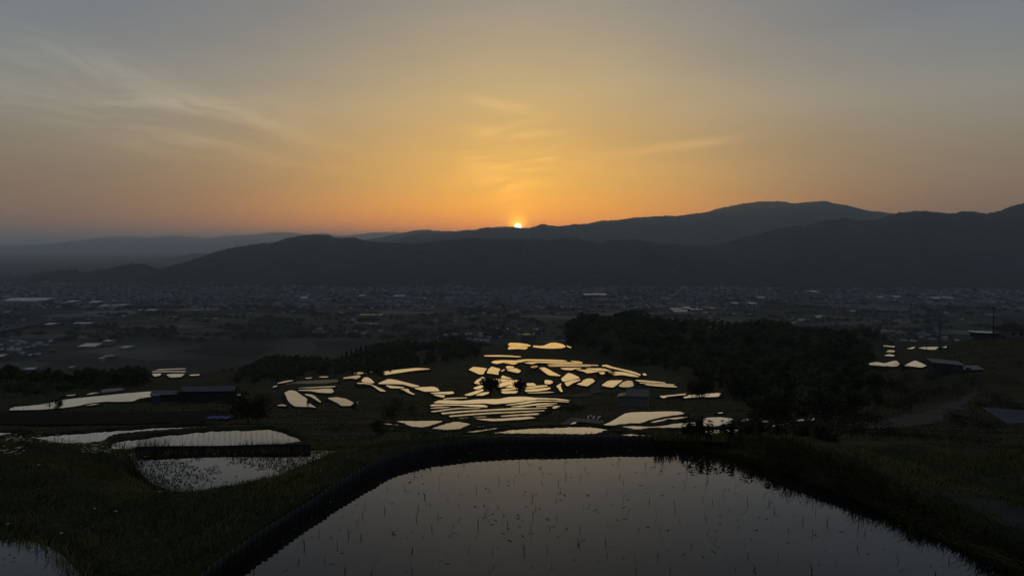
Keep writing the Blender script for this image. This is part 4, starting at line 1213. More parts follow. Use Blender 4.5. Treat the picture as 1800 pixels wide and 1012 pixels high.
def gable_parts(root, w, d, hw, hr, wall, roof, over=0.35, th=0.12, openings=()):
    """gabled building, ridge along x; base at z = 0"""
    mb = MB()
    mb.add([(-w/2, -d/2, -1.2), (w/2, -d/2, -1.2), (w/2, d/2, -1.2), (-w/2, d/2, -1.2), (-w/2, -d/2, hw), (w/2, -d/2, hw), (w/2, d/2, hw), (-w/2, d/2, hw), (-w/2, 0, hr), (w/2, 0, hr)],
           [(0, 1, 5, 4), (2, 3, 7, 6), (1, 2, 6, 9, 5), (3, 0, 4, 8, 7), (4, 5, 9, 8), (6, 7, 8, 9)])
    mb.build('wall', wall, root)
    rb = MB()
    k = (hr - hw) / (d / 2)
    e = d / 2 + over
    for sgn in (-1, 1):
        rb.slab([(-w/2 - over, sgn * e, hr - k * e + th + 0.02), (w/2 + over, sgn * e, hr - k * e + th + 0.02), (w/2 + over, sgn * 0.01, hr + th + 0.02), (-w/2 - over, sgn * 0.01, hr + th + 0.02)], th)
    rb.tube([(-w/2 - over - 0.02, 0, hr + th + 0.03), (w/2 + over + 0.02, 0, hr + th + 0.03)], 0.09)
    ro = rb.build('roof', roof, root)
    for (kind, x0, x1, z0, z1) in openings:
        ob = MB(); ob.box(x0, x1, -d/2 - 0.05, -d/2 - 0.003, z0, z1)
        o = ob.build(kind, M['dark'] if kind == 'door' else M['glass'], root)
        if kind == 'window':
            fb = MB()
            for (a, b, c, e2) in ((x0 - .08, x1 + .08, z0 - .08, z0), (x0 - .08, x1 + .08, z1, z1 + .08), (x0 - .08, x0, z0, z1), (x1, x1 + .08, z0, z1)):
                fb.box(a, b, -d/2 - 0.08, -d/2 - 0.004, c, e2)
            fb.build('frame', M['steel'], o)


# grey hut with a lean-to in the middle of the terraces
x, y, z = march(1121, 711)
hut = thing('hut', "grey tin hut with a lean-to, standing alone on the terraces", 'hut', (x, y, gz(x, y) + 0.55), math.radians(-14))
S_ = y / F
gable_parts(hut, 36 * S_, 30 * S_, 17 * S_, 26 * S_, M['tin_wall'], M['tin_roof'], 0.3)
lb = MB()
w0 = -18 * S_ - 0.01; w1 = w0 - 15 * S_
dd = 12 * S_
lb.add([(w0, -dd, -1.2), (w0, dd, -1.2), (w1, dd, -1.2), (w1, -dd, -1.2), (w0, -dd, 17 * S_), (w0, dd, 17 * S_), (w1, dd, 13.5 * S_), (w1, -dd, 13.5 * S_)],
       [(0, 1, 2, 3), (0, 4, 5, 1), (1, 5, 6, 2), (2, 6, 7, 3), (3, 7, 4, 0), (4, 7, 6, 5)])
lean = lb.build('lean_to', M['tin_wall'], hut)
rb = MB(); rb.slab([(w0, -dd - .25, 17.6 * S_), (w0, dd + .25, 17.6 * S_), (w1 - .3, dd + .25, 13.9 * S_), (w1 - .3, -dd - .25, 13.9 * S_)], 0.08)
rb.build('lean_to_roof', M['tin_roof'], lean)

# low open shed just beyond the big pond
x, y, z = at_dist(1020, 750, 62)
op = thing('open_shed', "low open shed with a sagging gable roof near the long pale paddy", 'shed', (x, y, z - 1.5), math.radians(8))
k = y / F
rb = MB()
rb.slab([(-33 * k, -0.5, 1.5 + 4 * k), (-13 * k, -0.5, 1.5 + 13.5 * k), (-13 * k, 0.6, 1.5 + 14.2 * k), (-33 * k, 0.6, 1.5 + 5 * k)], 0.05)
rb.slab([(-13 * k, -0.5, 1.5 + 13.0 * k), (36 * k, -0.5, 1.5 + 7 * k), (36 * k, 0.6, 1.5 + 9.5 * k), (-13 * k, 0.6, 1.5 + 14.2 * k)], 0.05)
rb.build('roof', M['roof_dark'], op)
for px_, py_ in ((-30 * k, -0.4), (-30 * k, 0.5), (34 * k, -0.4), (34 * k, 0.5), (0, -0.4), (0, 0.5)):
    pb = MB(); pb.tube([(px_, py_, -2.5), (px_, py_, 1.5 + (10 * k if abs(px_) < 0.1 else 4.5 * k))], 0.05)
    pb.build('post', M['wood'], op)
bb = MB(); bb.box(-7 * k, 34 * k, 0.2, 0.26, -0.6, 1.5 + 7 * k); bb.build('back_wall', M['dark'], op)
# plastic covered seed rows
for i, (u0, v0, u1, v1) in enumerate([(1033, 735, 1036, 732), (1042, 735.5, 1046, 731), (1050, 735.5, 1055, 730), (1038, 729.5, 1040, 728.5), (1057, 739.5, 1059, 738.8)]):
    x, y, z = at_dist(u0, v0, 66); x2, y2, z2 = at_dist(u1, v1, 66 + i * 0.3)
    rb = MB(); n = Vector((0.05, -0.05, 0.03))
    rb.tube([(0, 0, 0), ((x2 - x) * .5, 0.2, (z2 - z) * .55), (x2 - x, 0.4, z2 - z)], [0.05, 0.07, 0.04], 7)
    tag(rb.build('row_cover', M['white'], None, loc=(x, y, z)), "white plastic row cover lying on the bank behind the low open shed", 'row cover', 'plastic row covers behind the low shed')

# long dark shed and smaller shed on the left
x, y, z = at_dist(369, 698, 172)
k = y / F
ls = thing('shed', "long dark shed with a blue-grey roof on the left slope", 'shed', (x, y, z), math.radians(4))
gable_parts(ls, 88 * k, 24 * k, 14 * k, 19.5 * k, M['dark'], M['blue_roof'], 0.4, openings=[('door', -20 * k, -12 * k, 0.02, 8 * k), ('window', 18 * k, 26 * k, 4 * k, 9 * k)])
x, y, z = at_dist(292, 700, 170)
ls = thing('shed', "small low shed with a grey roof left of the long dark one", 'shed', (x, y, z), math.radians(6))
gable_parts(ls, 42 * k, 20 * k, 9 * k, 13.5 * k, M['dark'], M['tin_roof'], 0.3, openings=[('door', -3 * k, 3 * k, 0.02, 7 * k)])
x, y, z = at_dist(273.5, 707, 160)
bb = MB(); bb.box(-0.75, 0.75, -0.5, 0.5, -0.6, 1.55)
bx = thing('water_tank', "blue box-shaped tank with a pale lid at the right end of the very long paddy", 'tank', (x, y, z))
bb.build('body', M['tank_blue'], bx)
bb = MB(); bb.box(-0.8, 0.8, -0.55, 0.55, 1.552, 1.66); bb.build('lid', M['tin_roof'], bx)
# blue sheet and blue covered seed bed
x, y, z = march(386, 736)
bm = bmesh.new(); bmesh.ops.create_grid(bm, x_segments=24, y_segments=8, size=1)
for v in bm.verts:
    v.co.x *= 1.25; v.co.y *= 0.45
    v.co.z = 0.16 * math.exp(-(v.co.y / 0.3) ** 2) * (1 - 0.4 * (v.co.x / 1.25) ** 2) + 0.05 * math.sin(7 * v.co.x + 3 * v.co.y)
me = bpy.data.meshes.new('tarp'); bm.to_mesh(me); bm.free(); me.materials.append(M['blue'])
tag(obj('tarp', me, None, (x, y, gz(x, y) + 0.35), -0.05), "bright blue tarp lying on the dark plot left of the large dark tree", 'tarp')
xy = [on_plane(u, v, march(200, 689)[2])[:2] for u, v in [(177, 692), (181, 687), (213, 684.5), (220, 688), (180, 693)]]
c = np.mean(xy, 0); zz = march(200, 689)[2]
mb = MB(); n = len(xy)
mb.add([(p[0] - c[0], p[1] - c[1], -0.6) for p in xy] + [(p[0] - c[0], p[1] - c[1], 0.5) for p in xy], [tuple(range(n))[::-1], tuple(range(n, 2 * n))] + [(i, (i + 1) % n, n + (i + 1) % n, n + i) for i in range(n)])
tag(mb.build('seed_bed', M['blue_roof'], None, loc=(c[0], c[1], zz)), "flat blue-grey covered seed bed beyond the very long left paddy", 'seed bed')

# twin-roofed shed on the right slope
x, y, z = march(1664, 655)
k = y / F
for (u, w, d, hl, hr_, rot, lab, roofm) in [(1661, 50, 22, 20, 15.5, -8, "taller left half of the twin-roofed shed, dark sloping roof", 'blue_roof'), (1699, 44, 20, 8.5, 10, -6, "lower right half of the twin-roofed shed, pale flat roof", 'tin_roof')]:
    xx, yy, zz = at_dist(u, 655 if w == 50 else 657, y)
    sh = thing('shed', lab, 'shed', (xx, yy, zz), math.radians(rot))
    mb = MB(); w_, d_ = w * k, d * k
    mb.add([(-w_/2, -d_/2, -2), (w_/2, -d_/2, -2), (w_/2, d_/2, -2), (-w_/2, d_/2, -2), (-w_/2, -d_/2, hl * k), (w_/2, -d_/2, hr_ * k), (w_/2, d_/2, hr_ * k + 1 * k), (-w_/2, d_/2, hl * k + 1 * k)],
           [(0, 1, 5, 4), (1, 2, 6, 5), (2, 3, 7, 6), (3, 0, 4, 7), (4, 5, 6, 7)])
    mb.build('wall', M['shed_wall'] if w == 50 else M['dark'], sh)
    rb = MB(); e = 2 * k
    rb.slab([(-w_/2 - e, -d_/2 - e, hl * k + .05), (w_/2 + e, -d_/2 - e, hr_ * k + .05), (w_/2 + e, d_/2 + e, hr_ * k + 4 * k), (-w_/2 - e, d_/2 + e, hl * k + 4 * k)], 0.1)
    rb.build('roof', M[roofm], sh)
    db = MB(); db.box(-w_ * 0.15, w_ * 0.05, -d_/2 - 0.06, -d_/2 - 0.004, -0.5, 1.7); db.build('door', M['dark'], sh)

# house on the right skyline with its walled yard
x, y, z = at_dist(1778, 592, 262)
k = y / F
ho_ = thing('house', "house with a dark hipped roof on the right skyline above its walled yard", 'house', (x, y, z), math.radians(12))
w, d, hw, hr = 46 * k, 34 * k, 15 * k, 24 * k
mb = MB(); mb.box(-w/2, w/2, -d/2, d/2, -1, hw); mb.build('wall', M['tin_wall'], ho_)
rb = MB(); e = 3 * k
rb.add([(-w/2 - e, -d/2 - e, hw), (w/2 + e, -d/2 - e, hw), (w/2 + e, d/2 + e, hw), (-w/2 - e, d/2 + e, hw), (-w * 0.18, 0, hr), (w * 0.18, 0, hr)], [(0, 1, 5, 4), (2, 3, 4, 5), (1, 2, 5), (3, 0, 4), (3, 2, 1, 0)])
rb.build('roof', M['dark'], ho_)
for wx in (-0.3, 0.05, 0.3):
    b = MB(); b.box(w * wx - 3 * k, w * wx + 3 * k, -d/2 - 0.06, -d/2 - 0.005, 5 * k, 11 * k); wi = b.build('window', M['glass'], ho_)
    b = MB(); b.box(w * wx - 3.6 * k, w * wx + 3.6 * k, -d/2 - 0.1, -d/2 - 0.062, 4 * k, 4.9 * k); b.build('sill', M['house_wall'], wi)
b = MB(); b.box(w/2 + 0.1, w/2 + 20 * k, -d/2, d/2 - 1, -1, 10 * k); b.build('annex', M['white'], ho_)
x2, y2, z2 = at_dist(1731, 586, 263)
sh = thing('carport', "long low carport with a pale flat roof left of the skyline house", 'carport', (x2, y2, z2), math.radians(-3))
rb = MB(); rb.slab([(-23 * k, -2, 3.2 * k), (24 * k, -2, 1.2 * k), (24 * k, 2.5, 1.9 * k), (-23 * k, 2.5, 3.9 * k)], 0.15); rb.build('roof', M['pale_roof'], sh)
mb = MB(); mb.box(-19 * k, 22 * k, -1.4, 2.2, -6 * k, 0.6 * k); mb.build('wall', M['dark'], sh)
xs0, xs1 = at_dist(1713, 589, 259)[0], at_dist(1830, 596, 259)[0]
mb = MB(); zt = at_dist(1713, 587.5, 259)[2]; zt2 = at_dist(1830, 594.5, 259)[2]
mb.add([(xs0, 259, zt - 3), (xs1, 259, zt2 - 3), (xs1, 259.4, zt2 - 3), (xs0, 259.4, zt - 3), (xs0, 259, zt), (xs1, 259, zt2), (xs1, 259.4, zt2), (xs0, 259.4, zt)],
       [(0, 1, 5, 4), (1, 2, 6, 5), (2, 3, 7, 6), (3, 0, 4, 7), (4, 5, 6, 7)])
mb.v = [(p[0] - xs0, p[1] - 259, p[2] - zt) for p in mb.v]
tag(mb.build('retaining_wall', M['house_wall'], None, loc=(xs0, 259, zt)), "pale retaining wall under the skyline house", 'wall')

# blue-grey roof low on the right
x, y, z = at_dist(1790, 755, 78)
k = y / F
sh = thing('shed', "shed with a broad blue-grey roof at the right edge, half hidden by leaves", 'shed', (x, y, z))
q = [(-40, 0.6, 31), (60, 0.9, 22), (40, -1.7, 4), (-20, -1.6, 9)]
rb = MB(); rb.slab([(-42 * k, 2.4, 32 * k), (60 * k, 2.6, 24 * k), (36 * k, -1.6, 2 * k), (-26 * k, -1.4, 10 * k)], 0.1); rb.build('roof', M['roof_slate'], sh)
mb = MB(); mb.box(-22 * k, 34 * k, -1.0, 2.0, -3, 1 * k); mb.build('wall', M['dark'], sh)

# ------------------------------------------------------------------ poles, pylons and small posts
def pole(u, vb, vt, y, rad, label, arms=True, group='utility poles on the right slope'):
    x, yy, z = at_dist(u, vb, y)
    h = (vb - vt) * y / F
    root = thing('utility_pole', label, 'utility pole', (x, yy, z), 0.2, group)
    mb = MB(); mb.tube([(0, 0, -3), (0, 0, h * .5), (0, 0, h)], [rad, rad * .9, rad * .7], 8); mb.build('pole', M['dark'], root)
    if arms:
        for kx, zz in enumerate((h * 0.97, h * 0.90)):
            b = MB(); b.box(-0.75, 0.75, -0.06, 0.06, zz - 0.06, zz + 0.06)
            for xx in (-0.65, -0.25, 0.25, 0.65): b.tube([(xx, 0, zz + .06), (xx, 0, zz + .28)], 0.05)
            b.build('crossarm', M['dark'], root)
pole(1745.5, 588, 538.5, 262, 0.19, "tallest utility pole, standing beside the skyline house")
pole(1651, 614, 568, 300, 0.17, "utility pole rising from the golden paddy on the right")
pole(1715, 585, 572, 262, 0.08, "short thin pole at the left end of the carport", False)
pole(1629, 608, 598, 330, 0.12, "very short post left of the utility pole by the golden paddy", False)


def pylon(u, vb, vt, label):
    x, y, z = on_plane(u, vb, VALLEY)
    h = (vb - vt) * y / F
    root = thing('pylon', label, 'pylon', (x, y, z), 0.4, 'power pylons on the plain')
    for sx in (-1, 1):
        for sy in (-1, 1):
            b = MB(); b.tube([(sx * h * .09, sy * h * .09, -1), (sx * h * .028, sy * h * .028, h * .55), (sx * h * .006, sy * h * .006, h)], [0.65, 0.5, 0.35], 5); b.build('leg', M['steel'], root)
    b = MB()
    for i in range(7):
        z0, z1 = h * i / 8, h * (i + 1) / 8
        r0, r1 = [np.interp(q / h, [0, .55, 1], [h * .09, h * .028, h * .006]) for q in (z0, z1)]
        for s in (-1, 1):
            b.tube([(-r0, s * r0, z0), (r1, s * r1, z1)], 0.22, 4); b.tube([(r0, s * r0, z0), (-r1, s * r1, z1)], 0.22, 4)
            b.tube([(s * r0, -r0, z0), (s * r1, r1, z1)], 0.22, 4)
    b.build('lattice', M['steel'], root)
    for zz, hl in ((0.93, .07), (0.8, .095), (0.67, .085)):
        b = MB(); b.tube([(-h * hl, 0, h * zz), (0, 0, h * zz + h * .02), (h * hl, 0, h * zz)], [0.2, 0.5, 0.2], 4); b.build('crossarm', M['steel'], root)
pylon(1221.5, 556, 522.5, "power pylon behind the knoll, left one of the darker pair")
pylon(1229.5, 557, 522, "power pylon behind the knoll, right one of the darker pair")
pylon(1535, 574, 543, "faint power pylon right of the river, left one of its pair")
pylon(1546, 575, 543.5, "faint power pylon right of the river, right one of its pair")
x, y, z = at_dist(416.5, 437, 5480)
b = MB(); b.tube([(0, 0, -25), (0, 0, 25), (0, 0, 48)], [2.0, 1.4, 0.6], 5)
for zz in (18, 34): b.box(-3.2, 3.2, -3.2, 3.2, zz, zz + 2.5)
tag(b.build('antenna_mast', M['steel'], None, loc=(x, y, z)), "thin antenna mast on the left shoulder of the near mountain", 'mast')
# stake with a small board among the daisies, and the whitish post on the right bank
def near_pt(u, v, z0=-2.75):
    x, y, z = on_plane(u, v, z0)
    for _ in range(6):
        z = gz(x, y); x, y, _ = on_plane(u, v, z)
    return x, y, gz(x, y)
x, y, z = near_pt(147, 775)
st = thing('stake', "small wooden stake with a board standing among the daisies", 'stake', (x, y, z))
b = MB(); b.tube([(0, 0, -0.1), (0, 0, 0.155)], 0.009); b.build('post', M['dark'], st)
b = MB(); b.box(-0.011, 0.028, -0.014, -0.0095, 0.075, 0.15); b.build('board', M['dark'], st)
x, y, z = near_pt(1392, 776)
st = thing('post', "weathered post with a slanting rail on the right bank behind the weeds", 'post', (x, y, z))
b = MB(); b.tube([(0, 0, -0.1), (0, 0, 0.14)], 0.013); b.build('upright', M['wood'], st)
b = MB(); b.tube([(-0.04, -0.014, 0.125), (0.10, -0.014, 0.07)], 0.008); b.tube([(0.10, -0.01, -0.05), (0.10, -0.012, 0.08)], 0.009); b.build('rail', M['wood'], st)
x, y, z = march(628.5, 713)
b = MB(); b.tube([(0, 0, 0.2), (0.02, 0, 0.5), (0.05, 0, 0.75)], [0.12, 0.16, 0.08], 9)
tag(b.build('sack', M['white'], None, loc=(x, y, z + 0.2)), "small white sack beside the black shrub on the left terraces", 'sack')

# ------------------------------------------------------------------ the person on the levee
x, y, z = on_plane(542.2, 716.0, PADDY[0]['lev'])
y -= 0.35
H = 15.6 * y / F
pr = thing('person', "person in dark clothes standing with legs apart, bent slightly forward at the paddy edge", 'person', (x, y, z + 0.05), math.radians(25))
s = H / 1.66
joints = {'pelvis': (0, 0, .86, .135), 'waist': (0, -.01, 1.02, .135), 'chest': (0, -.05, 1.24, .16), 'neck': (0, -.10, 1.41, .06), 'head': (0, -.13, 1.50, .085), 'crown': (0, -.14, 1.60, .08),
          'shL': (.18, -.06, 1.33, .07), 'elL': (.25, -.10, 1.06, .055), 'waL': (.22, -.25, .86, .045), 'haL': (.21, -.31, .80, .04),
          'shR': (-.18, -.06, 1.33, .07), 'elR': (-.26, -.05, 1.07, .055), 'waR': (-.24, -.18, .85, .045), 'haR': (-.23, -.23, .78, .04),
          'hiL': (.10, 0, .80, .10), 'knL': (.15, -.03, .46, .07), 'anL': (.17, .02, .08, .055), 'toL': (.18, -.14, .03, .045),
          'hiR': (-.10, 0, .80, .10), 'knR': (-.14, -.02, .46, .07), 'anR': (-.16, .03, .08, .055), 'toR': (-.17, -.13, .03, .045)}
edges = [('pelvis', 'waist'), ('waist', 'chest'), ('chest', 'neck'), ('neck', 'head'), ('head', 'crown'), ('chest', 'shL'), ('shL', 'elL'), ('elL', 'waL'), ('waL', 'haL'), ('chest', 'shR'), ('shR', 'elR'), ('elR', 'waR'), ('waR', 'haR'),
         ('pelvis', 'hiL'), ('hiL', 'knL'), ('knL', 'anL'), ('anL', 'toL'), ('pelvis', 'hiR'), ('hiR', 'knR'), ('knR', 'anR'), ('anR', 'toR')]
names = list(joints)
me = bpy.data.meshes.new('body')
me.from_pydata([tuple(c * s for c in joints[n][:3]) for n in names], [(names.index(a), names.index(b)) for a, b in edges], [])
body = obj('body', me, pr)
sk = body.modifiers.new('skin', 'SKIN')
for i, n in enumerate(names):
    me.skin_vertices[0].data[i].radius = (joints[n][3] * s,) * 2
me.skin_vertices[0].data[0].use_root = True
sb_ = body.modifiers.new('sub', 'SUBSURF'); sb_.levels = 2; sb_.render_levels = 2
me.materials.append(M['cloth'])
b = MB(); b.tube([(0, -.135 * s, 1.575 * s), (0, -.138 * s, 1.60 * s), (0, -.14 * s, 1.66 * s)], [.17 * s, .15 * s, .06 * s], 14); b.build('hat', M['cloth'], pr)

# ------------------------------------------------------------------ buildings on the plain
WG = 'long pale-roofed sheds on the plain'
L6 = (0, 520, 5.987)
def long_shed(fr, x0, y0, x1, y1, dep, label, group=WG, hh=6):
    (u0, v0), (u1, v1) = px_poly(fr, [(x0, y0), (x1, y1)])
    a = Vector(on_plane(u0, v0, VALLEY)); b = Vector(on_plane(u1, v1, VALLEY))
    L = (b - a).length; c = (a + b) / 2
    root = thing('warehouse', label, 'warehouse', tuple(c), math.atan2(b.y - a.y, b.x - a.x), group)
    m = MB(); m.box(-L/2, L/2, -dep/2, dep/2, -1, hh); m.build('wall', M['house_wall'], root)
    r = MB(); n = 7
    pts = [(-dep/2 - .4 + (dep + .8) * i / (n - 1), hh + 0.02 + 0.055 * dep * math.sin(math.pi * i / (n - 1))) for i in range(n)]
    vs = [(sx * (L/2 + .4), p[0], p[1]) for sx in (-1, 1) for p in pts]
    r.add(vs, [(i, n + i, n + i + 1, i + 1) for i in range(n - 1)] + [tuple(range(n))[::-1], tuple(range(n, 2 * n)), (0, n - 1, 2 * n - 1, n)])
    r.build('roof', M['pale_roof'], root)
LB = "pale-roofed long shed out on the dark plain"
for (fr, a, b, c, d, dep, lab) in [
        (L6, 120, 60, 560, 58, 120, "longest pale factory roof far out on the left plain"), (L6, 750, 75, 830, 77, 50, LB), (L6, 990, 79, 1085, 80, 60, LB), (L6, 1095, 121, 1165, 122, 50, LB), (L6, 1195, 116, 1250, 116, 50, LB),
        (L6, 1285, 113, 1365, 115, 45, LB), (L6, 1470, 168, 1500, 168, 30, LB), (L6, 1570, 168, 1665, 168, 40, LB), (L6, 525, 318, 605, 320, 40, LB), (L6, 800, 308, 985, 308, 25, LB), (L6, 1120, 499, 1190, 501, 20, LB), (L6, 1310, 566, 1385, 570, 25, LB),
        (L6, 0, 662, 70, 660, 30, LB), (L6, 1090, 668, 1195, 660, 12, LB), (L6, 1055, 688, 1100, 687, 14, LB), (L6, 280, 803, 385, 801, 18, LB), (L6, 485, 848, 520, 848, 14, LB), (L6, 750, 784, 785, 784, 14, LB),
        (T3, 1110, 745, 1190, 745, 40, LB), (T3, 1130, 760, 1225, 760, 40, LB), (T3, 1200, 737, 1245, 737, 40, LB), (T3, 1250, 747, 1330, 747, 40, LB), (T3, 1390, 738, 1420, 738, 30, LB), (T3, 1540, 702, 1580, 702, 40, LB), (T3, 1650, 705, 1700, 703, 40, LB), (T3, 1720, 662, 1770, 662, 50, LB), (T3, 500, 640, 660, 640, 60, LB),
        (T2, 730, 648, 765, 648, 50, LB), (T2, 980, 650, 1050, 651, 50, LB), (T2, 1170, 668, 1210, 667, 50, LB), (T2, 320, 664, 370, 664, 50, LB), (T4, 860, 95, 920, 95, 60, LB), (T4, 1130, 105, 1290, 103, 60, LB), (T4, 760, 100, 800, 100, 60, LB), (T4, 280, 60, 320, 58, 60, LB)]:
    long_shed(fr, a, b, c, d, dep, lab)
GG = 'parallel white greenhouses on the left plain'
for k in range(4):
    x0, y0 = 838 + k * 42, 548
    long_shed(L6, x0, y0, x0 + 88, y0 - 34, 9, "bright white greenhouse, one of the slanting parallel row on the left plain", GG, 3.0)

# houses of the town: one mesh shared by individual houses, the far rest as one mass
hv = [(-.5, -.5, 0), (.5, -.5, 0), (.5, .5, 0), (-.5, .5, 0), (-.5, -.5, .6), (.5, -.5, .6), (.5, .5, .6), (-.5, .5, .6), (-.5, 0, 1), (.5, 0, 1)]
wall_me = mesh_from('wall', hv, [(0, 1, 5, 4), (2, 3, 7, 6), (1, 2, 6, 9, 5), (3, 0, 4, 8, 7)], M['house_wall'])
rv = [(-.56, -.6, .52), (.56, -.6, .52), (.56, 0, 1.02), (-.56, 0, 1.02), (-.56, .6, .52), (.56, .6, .52)]
roof_me = mesh_from('roof', rv, [(0, 1, 2, 3), (3, 2, 5, 4)], M['house_roof'])
HP = []
rh = np.random.default_rng(5)
while len(HP) < 4200:
    u = rh.uniform(-40, 1840); v = rh.uniform(497, 566)
    dens = 1.0 if 503 < v < 542 else 0.12
    if u > 1250: dens *= (0.7 if v < 532 else 0.12)
    if u < 480 and v > 528: dens *= 0.45
    if v > 548: dens *= 0.5
    if rh.random() > dens * (0.25 + 1.5 * max(0, vnoise(np.array([u / 55.0]), np.array([v / 9.0]), 9)[0] - 0.25)): continue
    x, y, z = on_plane(u, v, VALLEY)
    if y > 3700 and u > 290: continue
    HP.append((x, y))
while len(HP) < 4700:
    u = rh.uniform(-40, 300); v = rh.uniform(470, 500)
    x, y, z = on_plane(u, v, VALLEY); HP.append((x, y))
HP.sort(key=lambda p: p[1])
NEARH = []
for u0, u1, v0, v1, n in [(770, 885, 588, 602, 22), (0, 95, 600, 627, 26), (560, 760, 580, 588, 8), (1560, 1680, 590, 603, 14)]:
    for k in range(n):
        x, y, z = on_plane(rh.uniform(u0, u1), rh.uniform(v0, v1), VALLEY); NEARH.append((x, y, u0))
lab_by = {770: "bright-gabled house in the hamlet just beyond the far crest", 0: "low house in the settlement at the far left of the plain", 560: "lone house on the dark fields beyond the left crest", 1560: "small house on the plain beyond the golden paddy on the right"}
for (x, y, key) in NEARH + [(p[0], p[1], None) for p in HP[:190]]:
    root = thing('house', lab_by.get(key, "small pale-walled house in the near part of the valley town"), 'house', (x, y, VALLEY), rh.uniform(-0.7, 0.7), 'houses of the valley town' if key is None else 'houses of the nearer hamlets', scale=(rh.uniform(8, 13), rh.uniform(6, 9), rh.uniform(4.5, 7)))
    obj('wall', wall_me, root); obj('roof', roof_me, root)
mv, mf, rvv, rff = [], [], [], []
for i, (x, y) in enumerate(HP[190:]):
    a = rh.uniform(-0.8, 0.8); ca, sa = math.cos(a), math.sin(a)
    sx, sy, sz = rh.uniform(9, 20), rh.uniform(7, 13), rh.uniform(5.5, 10)
    if rh.random() < 0.04: sx *= 2.5; sz *= 1.6
    for src, fs, dv, df in ((hv, [(0, 1, 5, 4), (1, 2, 6, 5), (2, 3, 7, 6), (3, 0, 4, 7)], mv, mf), (rv + [(-.5, -.02, .6), (.5, -.02, .6)], [(0, 1, 2, 3), (3, 2, 5, 4)], rvv, rff)):
        b = len(dv)
        dv += [(x + (p[0] * sx * ca - p[1] * sy * sa), y + (p[0] * sx * sa + p[1] * sy * ca), VALLEY + p[2] * sz) for p in src]
        df += [tuple(b + q for q in f) for f in fs]
def town_fn(c0, c1, rough):
    def fn(t):
        n = t.n('ShaderNodeTexWhiteNoise'); n.noise_dimensions = '3D'
        sn = t.n('ShaderNodeVectorMath', operation='SNAP'); t.put(sn.inputs[0], pos(t)); sn.inputs[1].default_value = (23, 23, 500)
        t.put(n.inputs[0], sn.outputs[0])
        c = t.ramp(n.outputs['Value'], [(0, tuple(c0) + (1,)), (0.75, tuple(v * 0.45 for v in c1) + (1,)), (1, tuple(c1) + (1,))])
        return princ(t, c, rough, 0.3)
    return fn
town = tag(obj('town_houses', mesh_from('town_houses', mv, mf, mat('town_walls', town_fn((0.03, 0.03, 0.035), (0.20, 0.20, 0.205), 0.9)))), kind='stuff')
tag(obj('town_roofs', mesh_from('town_roofs', rvv, rff, mat('town_roof', town_fn((0.02, 0.02, 0.022), (0.15, 0.16, 0.17), 0.5)))), kind='stuff')
# dark groves on the plain
gv_, gq = [], []
for k in range(520):
    u = rh.uniform(-40, 1840); v = rh.uniform(500, 600)
    x, y, z = on_plane(u, v, VALLEY)
    if y > 3800: continue
    L_ = rh.uniform(10, 80)
    V, Fq = leaf_cloud([(x + rh.uniform(-1, 1) * L_, y + rh.uniform(-9, 9), VALLEY + 3 + rh.uniform(0, 3), 7, 6, 4) for _ in range(8)], 150, 2.4, 900 + k)
    gq.append(Fq + sum(len(q) for q in gv_)); gv_.append(V)
tag(obj('far_groves', mesh_from('far_groves', np.concatenate(gv_), np.concatenate(gq), M['leaf_dark'])), kind='stuff')
# ------------------------------------------------------------------ corrugated edging of the big pond
wp = resample(chaikin(WALL, 2, closed=False), 0.02, closed=False)
seglen = np.r_[0, np.cumsum(np.linalg.norm(np.diff(wp, axis=0), axis=1))]
total = seglen[-1]
SHEET = 1.25
i = 0
s0 = 0.0
while s0 < total - 0.2:
    s1 = min(s0 + SHEET, total)
    ss = np.linspace(s0, s1, max(8, int((s1 - s0) / 0.0125)))
    px_ = np.interp(ss, seglen, wp[:, 0]); py_ = np.interp(ss, seglen, wp[:, 1])
    tx, ty = np.gradient(px_), np.gradient(py_)
    ln = np.hypot(tx, ty); nx, ny = -ty / ln, tx / ln          # towards the bank
    wave = 0.015 * np.sin(2 * math.pi * ss / 0.098)
    lean_ = RNG.uniform(-0.02, 0.035)
    lift = RNG.uniform(-0.005, 0.005)
    off = (i % 2) * 0.008
    top = PW + 0.170 + lift + 0.030 * (vnoise(ss * 0.9, ss * 0, 3) - 0.5) + 0.012 * (vnoise(ss * 3.1, ss * 0, 4) - 0.5)
    rings = []
    for (zz, dn) in ((PW - 0.14, 0.0), (PW + 0.08, 0.0), (None, 0.0), (None, 0.008), (PW + 0.08, 0.008), (PW - 0.14, 0.008)):
        z_ = top if zz is None else np.full(len(ss), zz)
        o = wave + off + dn + lean_ * (z_ - PW) / 0.2
        rings.append(np.stack([px_ + nx * o, py_ + ny * o, z_], 1))
    n = len(ss)
    V = np.concatenate(rings); c = V.mean(0); c[2] = PW
    idm = np.arange(6 * n).reshape(6, n)
    q = np.stack([idm[:-1, :-1], idm[:-1, 1:], idm[1:, 1:], idm[1:, :-1]], -1).reshape(-1, 4)
    tag(obj('corrugated_sheet', mesh_from('corrugated_sheet', V - c, q, M['sheet'], True), None, tuple(c)),
        "grey corrugated edging sheet along the far and left rim of the big pond", 'edging sheet', 'corrugated sheets edging the big pond')
    s0 += SHEET - 0.05; i += 1
